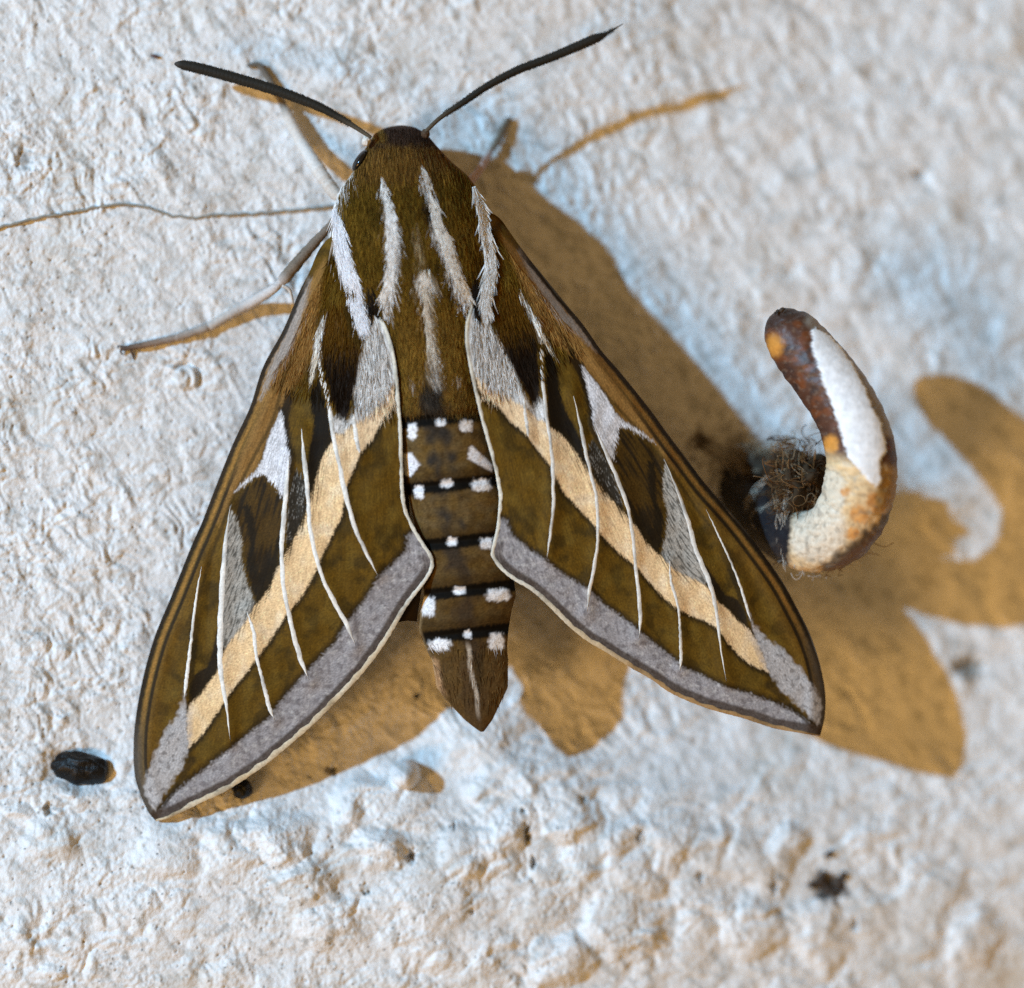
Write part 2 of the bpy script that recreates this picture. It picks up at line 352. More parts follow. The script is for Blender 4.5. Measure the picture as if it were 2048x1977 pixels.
lm_l = np.array(lm_l); lm_r = np.array(lm_r)
R2L = TPS(lm_r, lm_l, 1e-5); L2R = TPS(lm_l, lm_r, 1e-5)

VEINS = [  # left-wing pixel points + width
    [(403, 1134, 3), (391, 1206, 6), (381, 1292, 7), (374, 1350, 9), (369, 1396, 9)],
    [(461, 1012, 4), (453, 1069, 8), (445, 1155, 12), (441, 1240, 13), (440, 1292, 13), (441, 1343, 12), (450, 1395, 9), (455, 1429, 5), (461, 1484, 4)],
    [(578, 913, 6), (573, 973, 10), (567, 1040, 11), (563, 1103, 10), (567, 1172, 10), (577, 1227, 10), (594, 1295, 11), (608, 1337, 11), (617, 1360, 6)],
    [(494, 1223, 5), (508, 1268, 9), (512, 1309, 8), (525, 1361, 8), (539, 1416, 9), (549, 1440, 5)],
    [(603, 858, 5), (608, 919, 10), (614, 973, 10), (618, 1030, 10), (622, 1069, 10), (635, 1124, 10), (649, 1165, 9), (673, 1213, 10), (694, 1251, 10), (711, 1292, 7)],
    [(634, 690, 8), (643, 751, 12), (656, 799, 11), (665, 862, 10), (678, 926, 11), (691, 989, 11), (702, 1030, 10), (711, 1058, 10), (731, 1103, 9), (756, 1152, 8)],
    [(707, 828, 8), (713, 878, 10), (720, 908, 6)]]
CREAM = [(786, 767), (770, 790), (757, 808), (726, 835), (694, 858), (675, 866), (643, 919), (624, 989), (606, 1045), (584, 1089), (553, 1141), (539, 1179), (512, 1210), (470, 1261), (450, 1299), (433, 1347), (402, 1388), (381, 1409), (372, 1435), (377, 1497),
         (402, 1471), (422, 1443), (453, 1395), (491, 1347), (532, 1292), (573, 1230), (601, 1196), (628, 1151), (649, 1100), (684, 1031), (691, 975), (707, 938), (722, 903), (745, 879), (757, 853), (789, 796)]
GREYB = [(813, 1072), (812, 1100), (787, 1127), (759, 1151), (725, 1206), (697, 1240), (670, 1285), (625, 1330), (601, 1357), (556, 1409), (539, 1436), (505, 1460), (464, 1495), (436, 1515), (395, 1550), (367, 1570), (343, 1591), (312, 1630), (330, 1660), (402, 1625), (530, 1550), (650, 1440), (740, 1350), (800, 1260), (880, 1150), (850, 1090), (826, 1062)]
APEX = [(369, 1380), (374, 1447), (378, 1495), (364, 1536), (333, 1581), (310, 1622), (297, 1605), (287, 1570), (300, 1535), (317, 1490), (333, 1457), (355, 1430)]
WEDGE = [(460, 1016), (477, 1051), (484, 1086), (482, 1120), (494, 1165), (509, 1206), (494, 1240), (470, 1270), (450, 1297), (440, 1290), (446, 1150)]
YPOLY = [(562, 822), (571, 870), (580, 913), (576, 960), (564, 993), (551, 972), (537, 958), (523, 949), (500, 962), (468, 985), (492, 960), (512, 942), (526, 919), (535, 881), (549, 849)]
FURP = [(722, 590), (735, 650), (722, 704), (711, 767), (707, 815), (690, 865), (668, 868), (664, 830), (700, 850), (726, 838), (757, 808), (788, 768), (792, 740), (786, 697), (772, 645), (750, 590)]
D1 = [(655, 612), (690, 600), (712, 645), (721, 690), (716, 735), (705, 790), (694, 840), (680, 850), (668, 810), (650, 735), (643, 688), (648, 650)]
D2 = [(622, 765), (638, 750), (655, 820), (664, 888), (645, 919), (630, 965), (621, 1025), (614, 926), (629, 846), (620, 800)]
D3 = [(577, 985), (590, 940), (612, 960), (612, 1020), (604, 1041), (584, 1090), (571, 1090)]
D4 = [(484, 1010), (500, 1090), (493, 1120), (501, 1172), (514, 1204), (539, 1174), (553, 1139), (564, 1080), (564, 1040), (545, 1110), (522, 1150), (508, 1120), (512, 1060), (500, 1010)]
D5 = [(438, 1245), (440, 1320), (427, 1350), (398, 1388), (386, 1405), (379, 1385), (388, 1350), (416, 1332), (428, 1290)]
DOME = [(523, 955), (548, 978), (562, 1000), (562, 1080), (545, 1140), (515, 1190), (495, 1150), (486, 1080), (466, 1010), (490, 975)]
D6 = [(575, 770), (590, 790), (578, 830), (578, 880), (584, 910), (577, 908), (568, 860), (563, 818)]
COSTB = [(650, 520), (640, 600), (630, 690), (608, 745), (583, 775), (561, 824), (535, 875), (513, 938), (470, 985), (440, 1050), (400, 1040), (470, 860), (560, 640)]

def wing_cols(px, py, cost, outl):
    """px,py in left-wing coordinates; cost/outl = distance (px) to costal / rear margin"""
    fx, fy = 725.0, 300.0
    ang = np.arctan2(px - fx, py - fy); rad = np.hypot(px - fx, py - fy)
    st = noise(ang * 260, rad / 42, 71); st2 = noise(ang * 420, rad / 26, 72)      # fan of scale rows
    fur = sstep(1020, 820, rad)
    jit = 4.5 * st2 + 3.0 * noise(px / 6, py / 6, 73)
    ux, uy = (px - fx) / (rad + 1e-6), (py - fy) / (rad + 1e-6)
    sh = 11 * (0.35 + 0.65 * fur) * st2
    qx, qy = px + ux * sh + 1.8 * noise(px / 5, py / 5, 74), py + uy * sh + 1.8 * noise(px / 5, py / 5, 75)
    c = np.tile(lin((90, 65, 14)), (len(px), 1))
    def lay(col, f): tint(c, col, f)
    def pol(pts, soft=3.0, x=qx, y=qy): return sstep(soft, -soft, poly_sd(x, y, pts))
    lay((58, 43, 10), 0.75 * sstep(-.1, 0.5, fbm(px / 55, py / 55, 76, 3)))
    lay((106, 82, 28), 0.5 * sstep(0, 0.6, fbm(px / 40, py / 70, 78, 2)))
    # fore part lighter brown
    front = pol(COSTB, 8); lay((139, 101, 52), 0.85 * front)
    lay((112, 80, 30), 0.6 * sstep(70, 20, cost) * sstep(950, 1100, py))
    lay((62, 46, 16), 0.7 * sstep(6, 1, np.abs(cost - 46 - 6 * np.sin(py / 60))) * sstep(640, 760, py) * sstep(1350, 1150, py))
    # hoary streak near the wing root and costal lines
    s = seg_d(px, py, [(618, 560), (596, 625), (572, 690), (548, 735), (520, 800)], [8, 24, 26, 18, 4])
    lay((150, 140, 132), 0.85 * sstep(4, -6, s + 9 * st2))
    lay((96, 74, 36), 0.75 * sstep(10, 5, np.abs(cost - 15)) * sstep(780, 900, py))
    lay((146, 104, 48), 0.85 * sstep(5, 2, np.abs(cost - 15)) * sstep(780, 900, py) * sstep(1500, 1350, py))
    lay((36, 28, 18), 0.9 * sstep(4.5, 2, np.abs(cost - 24)) * sstep(860, 1000, py))
    lay((30, 25, 20), 0.92 * sstep(11, 7, cost + 1.5 * noise(px / 9, py / 9, 79)) * sstep(520, 600, py))
    lay((86, 78, 68), 0.7 * sstep(26, 10, cost) * sstep(1400, 1520, py))
    # dark patches
    dm = pol(DOME, 4); lay((66, 46, 14), 0.9 * dm); lay((26, 20, 12), .8 * dm * sstep(-.1, .4, noise(ang * 90, rad / 90, 97)))
    d1 = pol(D1, 3); lay((84, 56, 10), d1); lay((26, 17, 9), d1 * sstep(660, 745, py + 40 * st))
    lay((20, 14, 7), 0.97 * pol(D2)); lay((40, 37, 32), 0.92 * pol(D3)); lay((150, 146, 138), .6 * pol(D3) * sstep(.2, .5, st2)); lay((30, 22, 10), 0.92 * pol(D4)); lay((30, 22, 12), 0.95 * pol(D5)); lay((36, 24, 10), 0.9 * pol(D6))
    lay((34, 25, 12), 0.8 * sstep(10, 0, np.abs(poly_sd(qx, qy, YPOLY) - 5)) * (px > 556))
    lay((34, 26, 10), 0.75 * sstep(9, 3, np.abs(seg_d(qx, qy, VEINS[0]) - 8)) * sstep(1180, 1300, py) * (px > 378))
    # lower dark fringe of the cream band, then the band
    cb = poly_sd(px + ux * 7 * st2 + 2.6 * noise(px / 4, py / 4, 80), py + uy * 7 * st2 + 2.6 * noise(px / 4, py / 4, 81), CREAM)
    lay((34, 25, 8), 0.85 * sstep(14, 3, cb) * (px > 372))
    gb = poly_sd(px + 3 * noise(px / 7, py / 7, 82), py + 3 * noise(px / 7, py / 7, 83), GREYB)
    lay((40, 29, 10), 0.85 * sstep(16, 2, gb))
    f = sstep(3, -3, cb); upper = ((px - 786) * 685 + (py - 780) * 411) < 0; f = f * (1 - .85 * upper * sstep(.12, .42, noise(ang * 330, rad / 60, 104)) * sstep(-26, -3, cb) * sstep(1420, 1250, py)); lay((226, 190, 142), f); lay((230, 208, 176), 0.5 * f * sstep(-0.1, 0.7, noise(px / 26, py / 40, 84)))
    lay((216, 196, 172), 0.5 * f * sstep(1000, 760, py)); lay((208, 176, 128), 0.5 * f * sstep(1380, 1480, py)); lay((176, 166, 158), 0.75 * f * sstep(26, 4, px - 366 - 5 * noise(px / 9, py / 9, 99)) * sstep(1380, 1410, py))
    # hoary fur and white marks
    ff = pol(FURP, 4); lay((196, 192, 186), ff); lay((72, 66, 58), ff * 0.75 * sstep(0.05, 0.5, st2)); lay((236, 234, 232), ff * 0.7 * sstep(0.1, 0.5, noise(ang * 330, rad / 34, 85)))
    w = pol(WEDGE, 3); lay((164, 158, 148), 0.95 * w); lay((70, 66, 58), 0.85 * w * sstep(-.05, 0.45, noise(ang * 300, rad / 22, 94)))
    y = pol(YPOLY, 3); lay((214, 212, 214), y); lay((120, 114, 106), 0.5 * y * sstep(0.15, 0.5, st2))
    s = seg_d(qx, qy, [(650, 625), (638, 672), (634, 704), (636, 720)], [5, 12, 14, 8]); lay((226, 222, 214), 0.9 * sstep(3, -2, s))
    s = seg_d(qx, qy, [(634, 704), (624, 751), (620, 766)], [10, 7, 3]); lay((214, 206, 190), 0.9 * sstep(3, -2, s))
    a = pol(APEX, 5, px + 7 * noise(px / 12, py / 12, 86), py + 5 * noise(px / 9, py / 9, 87)); lay((172, 167, 164), 0.95 * a); lay((96, 88, 84), 0.6 * a * sstep(0.1, 0.6, noise(px / 9, py / 9, 88)))
    # grey outer band
    g = sstep(4, -7, gb + 4 * noise(px / 5, py / 5, 100)); lay((150, 145, 145), 0.95 * g); lay((104, 97, 97), 0.65 * g * sstep(0.0, 0.6, fbm(px / 15, py / 15, 89, 3))); lay((184, 180, 176), 0.55 * g * sstep(0.1, 0.7, noise(px / 11, py / 11, 91)))
    ap = seg_d(px, py, [(312, 1640), (345, 1583), (385, 1520)], [4, 8, 14]); lay((40, 30, 14), 0.6 * sstep(3, -3, ap))
    lay((60, 46, 34), 0.85 * sstep(24, 17, outl) * sstep(1090, 1150, py))
    # uneven tone along the scale rows
    c *= (1 + 0.26 * st * fur + 0.20 * noise(px / 3.4, py / 3.4, 92) + 0.12 * noise(px / 9, py / 14, 93) + 0.08 * st2)[:, None]
    c *= np.clip(1 + 0.13 * np.random.default_rng(5).normal(size=len(px)), .5, 1.6)[:, None]
    return np.clip(c, 0.002, 0.9)
H_CTL = [(640, 505, .9), (735, 520, 2.0), (770, 640, 2.6), (795, 760, 2.6), (805, 900, 2.4), (815, 1020, 2.15), (867, 1127, 2.0), (728, 1343, 1.2), (573, 1495, .75), (402, 1605, .25), (312, 1642, 0.0), (267, 1498, -.1),
         (343, 1192, .1), (428, 983, .3), (526, 735, .5), (599, 583, .7), (600, 1000, 1.7), (470, 1300, .9), (700, 1000, 2.4), (450, 1480, .7), (690, 1220, 1.8)]
H_T = TPS([(a, b) for a, b, _ in H_CTL], [c for _, _, c in H_CTL])
def wing_h(px, py, veins=True):
    h = H_T(px, py)[:, 0]
    d = seg_d(px, py, L_COST); h = h - 0.45 * np.exp(-d / 13.0) + 0.12 * np.exp(-((d - 30) / 12) ** 2)
    if veins:
        vd = np.full(np.shape(px), 99.0)
        for v in VEINS: vd = np.minimum(vd, seg_d(px, py, v))
        h = h + 0.20 * np.exp(-(vd / 17) ** 2) + 0.05 * noise(px / 34, py / 34, 95) + 0.10 * noise(px / 120, py / 160, 90)
    return h

moth = empty("moth", P(900, 800, wall_h(np.array([900.]), np.array([800.]), False)[0])[()],
             label="large olive brown hawk moth with white veins and a cream band across each wing", category="moth")
bpy.context.view_layer.update()
def child(o, par): keep_world(o, par); return o

def build_wing(side):
    if side == 'L': A, B = L_COST, L_INN + L_OUT[1:]
    else: A, B = R_COST, R_INN + R_OUT[1:]
    NU, NV = 560, 250
    a = smooth_line(A, NU); b = smooth_line(B, NU)
    jr = 1.5 * noise(np.arange(NU) / 2.6, np.zeros(NU) + 3.3, 96) + 1.6 * noise(np.arange(NU) / 11.0, np.zeros(NU) + 1.3, 98)
    b = b + np.stack([0.3 * jr, jr], 1) * sstep(0, 40, np.arange(NU)[::-1])[:, None]
    v = np.linspace(0, 1, NV)[None, :, None]
    G = a[:, None] * (1 - v) + b[:, None] * v
    px, py = G[..., 0].ravel(), G[..., 1].ravel()
    if side == 'L': lx, ly = px, py
    else: q = R2L(px, py); lx, ly = q[:, 0], q[:, 1]
    cost = seg_d(px, py, a[::6]); outl = seg_d(px, py, b[int(NU * .3)::6])
    cols = wing_cols(lx, ly, cost, outl); h = wing_h(lx, ly)
    V = P(px, py, h); F = grid_faces(NU, NV)
    # underside, 0.09 mm below, coarser, plus a closing rim
    iu = np.unique(np.linspace(0, NU - 1, 141).astype(int)); iv = np.unique(np.linspace(0, NV - 1, 41).astype(int))
    sel = (iu[:, None] * NV + iv[None]).ravel()
    V2 = P(px[sel], py[sel], h[sel] - 0.09); off = len(V); F2 = grid_faces(len(iu), len(iv))[:, ::-1] + off
    ru, rv = len(iu), len(iv); rim = []
    top = lambda i, j: iu[i] * NV + iv[j]; bot = lambda i, j: off + i * rv + j
    for i in range(ru - 1):
        rim.append((top(i, 0), top(i + 1, 0), bot(i + 1, 0), bot(i, 0))); rim.append((top(i + 1, rv - 1), top(i, rv - 1), bot(i, rv - 1), bot(i + 1, rv - 1)))
    for j in range(rv - 1):
        rim.append((top(0, j + 1), top(0, j), bot(0, j), bot(0, j + 1))); rim.append((top(ru - 1, j), top(ru - 1, j + 1), bot(ru - 1, j + 1), bot(ru - 1, j)))
    cols = np.vstack([cols, np.tile(lin((150, 120, 84)), (len(V2), 1))])
    if side == 'R': F = F[:, ::-1]; F2 = F2[:, ::-1]; rim = [r[::-1] for r in rim]
    w = mesh_obj("forewing", np.vstack([V, V2]), [np.vstack([F[:, ::-1], F2[:, ::-1], np.array(rim)])], M_scale, cols=cols)
    child(w, moth)
    def surf(p, up):
        p = np.asarray(p, float); l = p if side == 'L' else R2L(p[:, 0], p[:, 1])
        return P(p[:, 0], p[:, 1], wing_h(l[:, 0], l[:, 1]) + up)
    def ribbon(name, pts, wid, colr, height, seed):
        """raised rib with an arched section lying on the wing"""
        n = len(pts); t = np.gradient(pts, axis=0); t /= np.linalg.norm(t, axis=1)[:, None]; nr = np.stack([-t[:, 1], t[:, 0]], 1)
        VV = []; CC = []
        for s_, hh in ((-1, -.03), (-.72, .55), (0, 1), (.72, .55), (1, -.03)):
            k = s_ * wid / 2 * (1 + 0.22 * noise(np.arange(n) / 2.2, np.full(n, s_ * 5.0), seed))
            VV.append(surf(pts + nr * k[:, None], hh * height)); CC.append((lin(colr) if np.ndim(colr) == 1 else lin(colr)) * (0.92 + 0.1 * hh) * np.ones((n, 1)) * (1 + .3 * noise(np.arange(n) / 2.2, np.full(n, s_ * 3.0), seed + 9) - .3 * sstep(.1, .6, noise(np.arange(n) / 9.0, np.full(n, .5), seed + 19)))[:, None])
        VV = np.stack(VV, 1).reshape(-1, 3); CC = np.stack(CC, 1).reshape(-1, 3)
        f = grid_faces(n, 5)
        o = mesh_obj(name, VV, f, M_vein, cols=CC); o.parent = w; return o
    for k, vn in enumerate(VEINS):
        vn = np.array(vn, float); p = smooth_line(vn, 90); p[:, :2] += np.stack([1.1 * noise(np.arange(90) / 4.0, np.full(90, k * 3.3), 101), 0 * p[:, 0]], 1); p[:, 2] *= (.35 + .65 * sstep(0, 14, np.arange(90))) * (1 + .2 * noise(np.arange(90) / 7.0, np.full(90, k * 5.1), 102))
        if side == 'R': q = L2R(p[:, 0], p[:, 1]); p = np.column_stack([q, p[:, 2] * (0.8 if k else 0.7)])
        ribbon("vein", p[:, :2], p[:, 2] * 0.84 * sstep(0, 9, np.arange(90)[::-1] + .6), (230, 225, 216) if side == 'L' else (222, 217, 208), 0.034, 100 + k)
    # pale fringe along the rear margin
    bl = smooth_line(B, 420); n0 = 40 if side == 'L' else 46
    bl = bl[n0:]; n = len(bl); ct = np.mean(a, axis=0)
    ins = np.stack([np.gradient(bl[:, 1]), -np.gradient(bl[:, 0])], 1); ins /= np.linalg.norm(ins, axis=1)[:, None]
    if side == 'L': ins = -ins * np.sign(np.sum(ins * (bl - ct), 1))[:, None]
    else: ins = -ins * np.sign(np.sum(ins * (bl - ct), 1))[:, None]
    s = np.linspace(0, 1, n); wid = (7 + 3 * sstep(.4, .62, s) - 6 * sstep(.93, 1, s)) * (1 + .35 * noise(s * 60, s * 0 + 2, 133))
    if side == 'R': wid = wid * (1 - 0.25 * sstep(.5, .8, s))
    fc = np.array([(214, 208, 192)]) + (np.array([(188, 160, 118)]) - np.array([(214, 208, 192)])) * (sstep(.45, .6, s) * (0.6 + .5 * noise(s * 24, s * 0, 132)))[:, None]
    if side == 'R': fc = fc + (np.array([(150, 112, 66)]) - fc) * (0.8 * sstep(.55, .75, s))[:, None]
    ribbon("fringe", bl + ins * (wid * 0.42)[:, None], wid, fc, 0.035, 130)
    # lying hair-scales at the wing root
    n = 5200; u = rng.random(n) ** 1.2 * 0.27; vv = rng.random(n) * 0.96 + .02
    iu_ = (u * (NU - 1)).astype(int); iv_ = (vv * (NV - 1)).astype(int); idx = iu_ * NV + iv_
    keep = (cost[idx] > 26) & (seg_d(px[idx], py[idx], B) > 12); idx = idx[keep]; n = len(idx)
    p0 = np.column_stack([px[idx], py[idx]]); org = np.array([725., 300.]) if side == 'L' else np.array([925., 290.])
    d = p0 - org; d /= np.linalg.norm(d, axis=1)[:, None]; ang = rng.normal(0, .16, n); d = np.column_stack([d[:, 0] * np.cos(ang) - d[:, 1] * np.sin(ang), d[:, 0] * np.sin(ang) + d[:, 1] * np.cos(ang)])
    ln = rng.uniform(12, 30, n); pts = []
    for k in range(4):
        t = k / 3; q = p0 + d * (ln * t)[:, None]; pts.append(surf(q, 0.03 + 0.10 * t * rng.random(n)))
    HV, HF = strands(np.stack(pts, 1), rng.uniform(1.6, 3.0, n) * K)
    hc = np.repeat(cols[idx] * rng.uniform(.75, 1.35, n)[:, None], 8, axis=0)
    f = mesh_obj("fur", HV, HF, M_hair, cols=np.clip(hc, 0, .9), props={"kind": "stuff"}); f.parent = w
    return w
wing_l = build_wing('L'); wing_r = build_wing('R')

# hind wings, folded away under the fore wings
def build_hind(poly, side):
    p = np.asarray(poly, float); c = p.mean(0); n = 60; e = arcs(np.vstack([p, p[:1]]), n + 1)[:-1]
    rings = [c + (e - c) * t for t in (0.02, .3, .6, .85, 1)]
    G = np.vstack(rings); l = G if side == 'L' else R2L(G[:, 0], G[:, 1])
    h = wing_h(l[:, 0], l[:, 1], False) - 0.75
    V = P(G[:, 0], G[:, 1], h); V2 = P(G[:, 0], G[:, 1], h - 0.08); F = grid_faces(5, n, True)
    m = len(V); j = np.arange(n); rim = np.stack([4 * n + j, 4 * n + (j + 1) % n, m + 4 * n + (j + 1) % n, m + 4 * n + j], 1)
    cap = np.arange(n)[None]
    o = mesh_obj("hindwing", np.vstack([V, V2]), [np.vstack([F, F[:, ::-1] + m, rim]), cap, cap[:, ::-1] + m], mat_hind, cols=np.tile(lin((42, 34, 26)), (2 * m, 1)))
    return child(o, moth)
mat_hind = M_body
build_hind([(700, 640), (780, 700), (810, 900), (822, 1060), (846, 1160), (832, 1252), (812, 1240), (770, 1250), (640, 1330), (520, 1300), (560, 1000), (620, 760)], 'L')
build_hind([(960, 640), (950, 740), (975, 900), (1005, 1040), (1010, 1125), (1060, 1150), (1180, 1240), (1290, 1180), (1230, 960), (1090, 700)], 'R')

# ------------------------------------------------------------------ body
BST = np.array([  # y, left x, right x, top h, bottom h
    (251, 798, 806, -0.9, -1.2), (253, 782, 824, -0.5, -1.7), (258, 765, 836, 0.0, -2.1), (268, 749, 853, .7, -2.5), (285, 738, 867, 1.45, -2.9), (300, 730, 880, 2.0, -3.1), (325, 716, 904, 2.7, -3.3), (350, 702, 934, 3.3, -3.4),
    (378, 680, 955, 3.75, -3.4), (410, 668, 968, 4.05, -3.4), (445, 662, 978, 4.25, -3.4), (500, 663, 988, 4.35, -3.3), (560, 676, 987, 4.25, -3.2), (620, 712, 975, 3.95, -3.0), (680, 752, 962, 3.55, -2.8), (740, 780, 961, 3.2, -2.6),
    (800, 788, 964, 3.05, -2.5), (840, 791, 968, 3.0, -2.4), (920, 802, 985, 2.8, -2.4), (1000, 819, 1003, 2.6, -2.4), (1090, 838, 1018, 2.3, -2.4), (1190, 849, 1032, 1.95, -2.3), (1222, 841, 1023, 1.8, -2.2), (1260, 838, 1017, 1.65, -2.0),
    (1295, 850, 1014, 1.45, -1.7), (1320, 864, 1016, 1.3, -1.5), (1375, 873, 1016, 1.05, -1.0), (1402, 893, 1003, .9, -.7), (1440, 929, 985, .65, -.2), (1458, 952, 972, .45, 0.1), (1464, 961, 967, .3, .2)])
RINGS = [(700, 0), (836, 1), (968, 1), (1081, 1), (1179, 1), (1266, 1)]
def bst(y, k):
    v = np.interp(y, BST[:, 0], BST[:, k])
    return v - 0.75 * np.interp(y, [300, 380, 640, 760], [0, 1, 1, 0]) if k == 3 else v
def rim(y): return np.interp(y, [251, 275, 300, 350, 410, 500, 620, 740, 840, 1000, 1190, 1320, 1400, 1464], [-1.05, -.6, 0, .5, .9, 1.15, 1.5, 1.8, 1.9, 1.65, 1.1, .6, .45, .25])
def seg_step(px, py):
    """each abdominal ring swells, then tucks under the next"""
    yy = py + 0.11 * (px - bst(py, 1) * .5 - bst(py, 2) * .5)
    e = np.zeros(np.shape(yy))
    for k in range(1, len(RINGS)):
        b = RINGS[k][0]; e = e - 0.16 * np.exp(-((yy - b) / 7.0) ** 2) + 0.07 * np.exp(-((yy - b + 24) / 16.0) ** 2)
    return e * sstep(780, 830, yy)
def body_h(px, py):
    l, r, t = (bst(py, k) for k in (1, 2, 3)); u = np.clip((px - (l + r) / 2) / ((r - l) / 2), -1, 1); c = rim(py)
    return c + (t - c) * (1 - np.abs(u) ** 2.3) + seg_step(px, py)
def body_cols(px, py):
    px = np.asarray(px, float); py = np.asarray(py, float)
    c = np.tile(lin((94, 70, 19)), (len(px), 1))
    st = noise(px / 3.2, py / 26, 141); st2 = noise(px / 2.2, py / 15, 142)
    x = px + 4.5 * st2 + 2 * noise(px / 5, py / 5, 143); y = py + 13 * st2
    def lay(col, f): tint(c, col, f)
    lay((56, 43, 10), 0.7 * sstep(0.0, 0.6, fbm(px / 32, py / 60, 144, 2))); lay((122, 92, 34), 0.45 * sstep(0.05, 0.6, fbm(px / 26, py / 60, 146, 2)))
    # head
    hd = sstep(362, 310, py + 0.12 * (px - 800)); lay((116, 82, 36), 0.75 * hd); lay((56, 42, 38), 0.9 * sstep(300, 272, py - 0.10 * np.abs(px - 790) + 6 * noise(px / 14, py / 9, 148)))
    lay((120, 88, 32), 0.8 * sstep(22, 10, np.hypot(px - 757, (py - 270) * 1.3)))
    lay((56, 40, 26), 0.55 * sstep(7, 2, np.abs(py - 316 + 0.16 * (px - 815) - 10 * np.cos((px - 815) / 60))) )
    # rear of thorax lighter
    sc_ = sstep(545, 640, py) * sstep(80, 55, np.abs(px - 850 - (py - 600) * .12)); lay((120, 88, 34), 0.7 * sc_)
    def streak(pts, wid, col=(232, 230, 226), f=1.0, soft=3.0, fade=None):
        s = sstep(soft, -soft, seg_d(x, y, pts, wid)); lay(col, f * s); lay((128, 120, 112), 0.45 * f * s * sstep(0.2, 0.5, noise(px / 2.6, py / 22, 149)))
    def dark(pts, wid, f=.9): lay((22, 16, 10), f * sstep(5, -3, seg_d(x, y, pts, wid)))
    dark([(764, 350), (778, 390), (790, 440), (796, 480)], [10, 8, 6, 4]); dark([(846, 372), (850, 400), (858, 440)], [8, 14, 6]); dark([(737, 590), (745, 612), (750, 650)], [18, 24, 10]); dark([(948, 560), (953, 590), (955, 640)], [12, 18, 12])
    dark([(800, 455), (812, 500), (826, 545)], [2, 5, 3], .5); dark([(880, 500), (872, 530)], [4, 3], .5)
    streak([(761, 352), (772, 389), (780, 426), (785, 458), (785, 497), (782, 537), (777, 577), (768, 606)], [4, 12, 18, 21, 20, 18, 17, 9])
    streak([(840, 331), (853, 357), (858, 376)], [8, 15, 12]); streak([(860, 388), (867, 410), (876, 452), (891, 484), (904, 524), (917, 563), (934, 600)], [7, 17, 20, 21, 20, 18, 9])
    streak([(705, 345), (680, 378), (667, 410), (668, 430)], [4, 7, 9, 12]); streak([(669, 425), (679, 471), (690, 524), (706, 577), (718, 630), (728, 668)], [14, 26, 32, 30, 24, 10], (240, 238, 240))
    streak([(955, 372), (970, 418), (976, 471), (981, 524), (978, 563), (973, 603), (976, 632)], [6, 15, 22, 25, 25, 22, 10], (222, 218, 210))
    streak([(830, 432), (835, 484), (840, 512)], [5, 12, 6], (170, 150, 116), .6, 5)
    lay((226, 220, 210), 0.95 * sstep(22, 10, np.hypot(x - 848, (y - 548) * .8))); streak([(850, 560), (851, 590), (854, 643), (861, 690)], [8, 7, 10, 12], (196, 182, 160), .9, 3)
    streak([(861, 690), (866, 742), (868, 752)], [12, 30, 26], (182, 176, 168), .85, 5); streak([(820, 748), (824, 758)], [5, 4], (210, 205, 200), .8); streak([(915, 738), (920, 748)], [8, 6], (190, 184, 176), .6)
    # abdomen
    ab = sstep(748, 762, py); lay((86, 72, 50), .7 * sstep(780, 860, py)); lay((66, 46, 16), .7 * ab * sstep(0, .6, fbm(px / 24, py / 30, 161, 3))); lay((104, 78, 34), 0.5 * ab * sstep(-.3, .4, noise(px / 28, py / 22, 162))); lay((46, 42, 38), ab * 0.95 * sstep(36, 12, np.abs(px - 868 - (py - 800) * .14) + 16 * noise(px / 20, py / 26, 151)) * sstep(-.3, .5, noise(px / 40, py / 55, 152) + .2))
    lay((70, 48, 18), 0.5 * sstep(1050, 1180, py))
    ax = bst(py, 1) * .5 + bst(py, 2) * .5; yy = py + 0.11 * (px - ax); ya = yy + 3 * noise(px / 3, py / 14, 153); xa = px + 2 * noise(px / 6, py / 6, 154)
    for (b, _) in RINGS[1:]:
        lay((50, 35, 14), 0.6 * ab * sstep(34, 8, np.abs(yy - b + 8) + 8 * noise(px / 18, py / 18, 159))); lay((13, 10, 6), 0.98 * sstep(16, 9, np.abs(ya - b - 2)))
    for (cx_, cy_, w_, h_) in ((825, 862, 20, 35), (881, 845, 21, 18), (932, 852, 27, 26), (893, 968, 27, 19), (838, 984, 20, 28), (962, 971, 40, 27), (904, 1084, 20, 20), (973, 1087, 27, 24), (919, 1182, 25, 18), (996, 1190, 48, 27), (856, 1213, 30, 42), (936, 1269, 15, 18), (880, 1290, 44, 25), (993, 1283, 32, 36), (945, 1176, 0, 0)):
        if w_: lay((228, 226, 226), sstep(1.30, 0.72, np.maximum(np.abs(xa - cx_) / (w_ / 2), np.abs(ya - yy + py - cy_) / (h_ / 2)) + 0.06 + 0.22 * noise(px / 10, py / 10, 163) + 0.25 * (np.abs(xa - cx_) / (w_ / 2) * np.abs(ya - yy + py - cy_) / (h_ / 2))))
    for pl in ([(806, 908), (822, 906), (840, 930), (822, 954), (808, 950)], [(938, 896), (944, 892), (985, 930), (984, 944), (936, 918)]):
        lay((222, 220, 222), sstep(3, -3, poly_sd(xa, py, pl)))
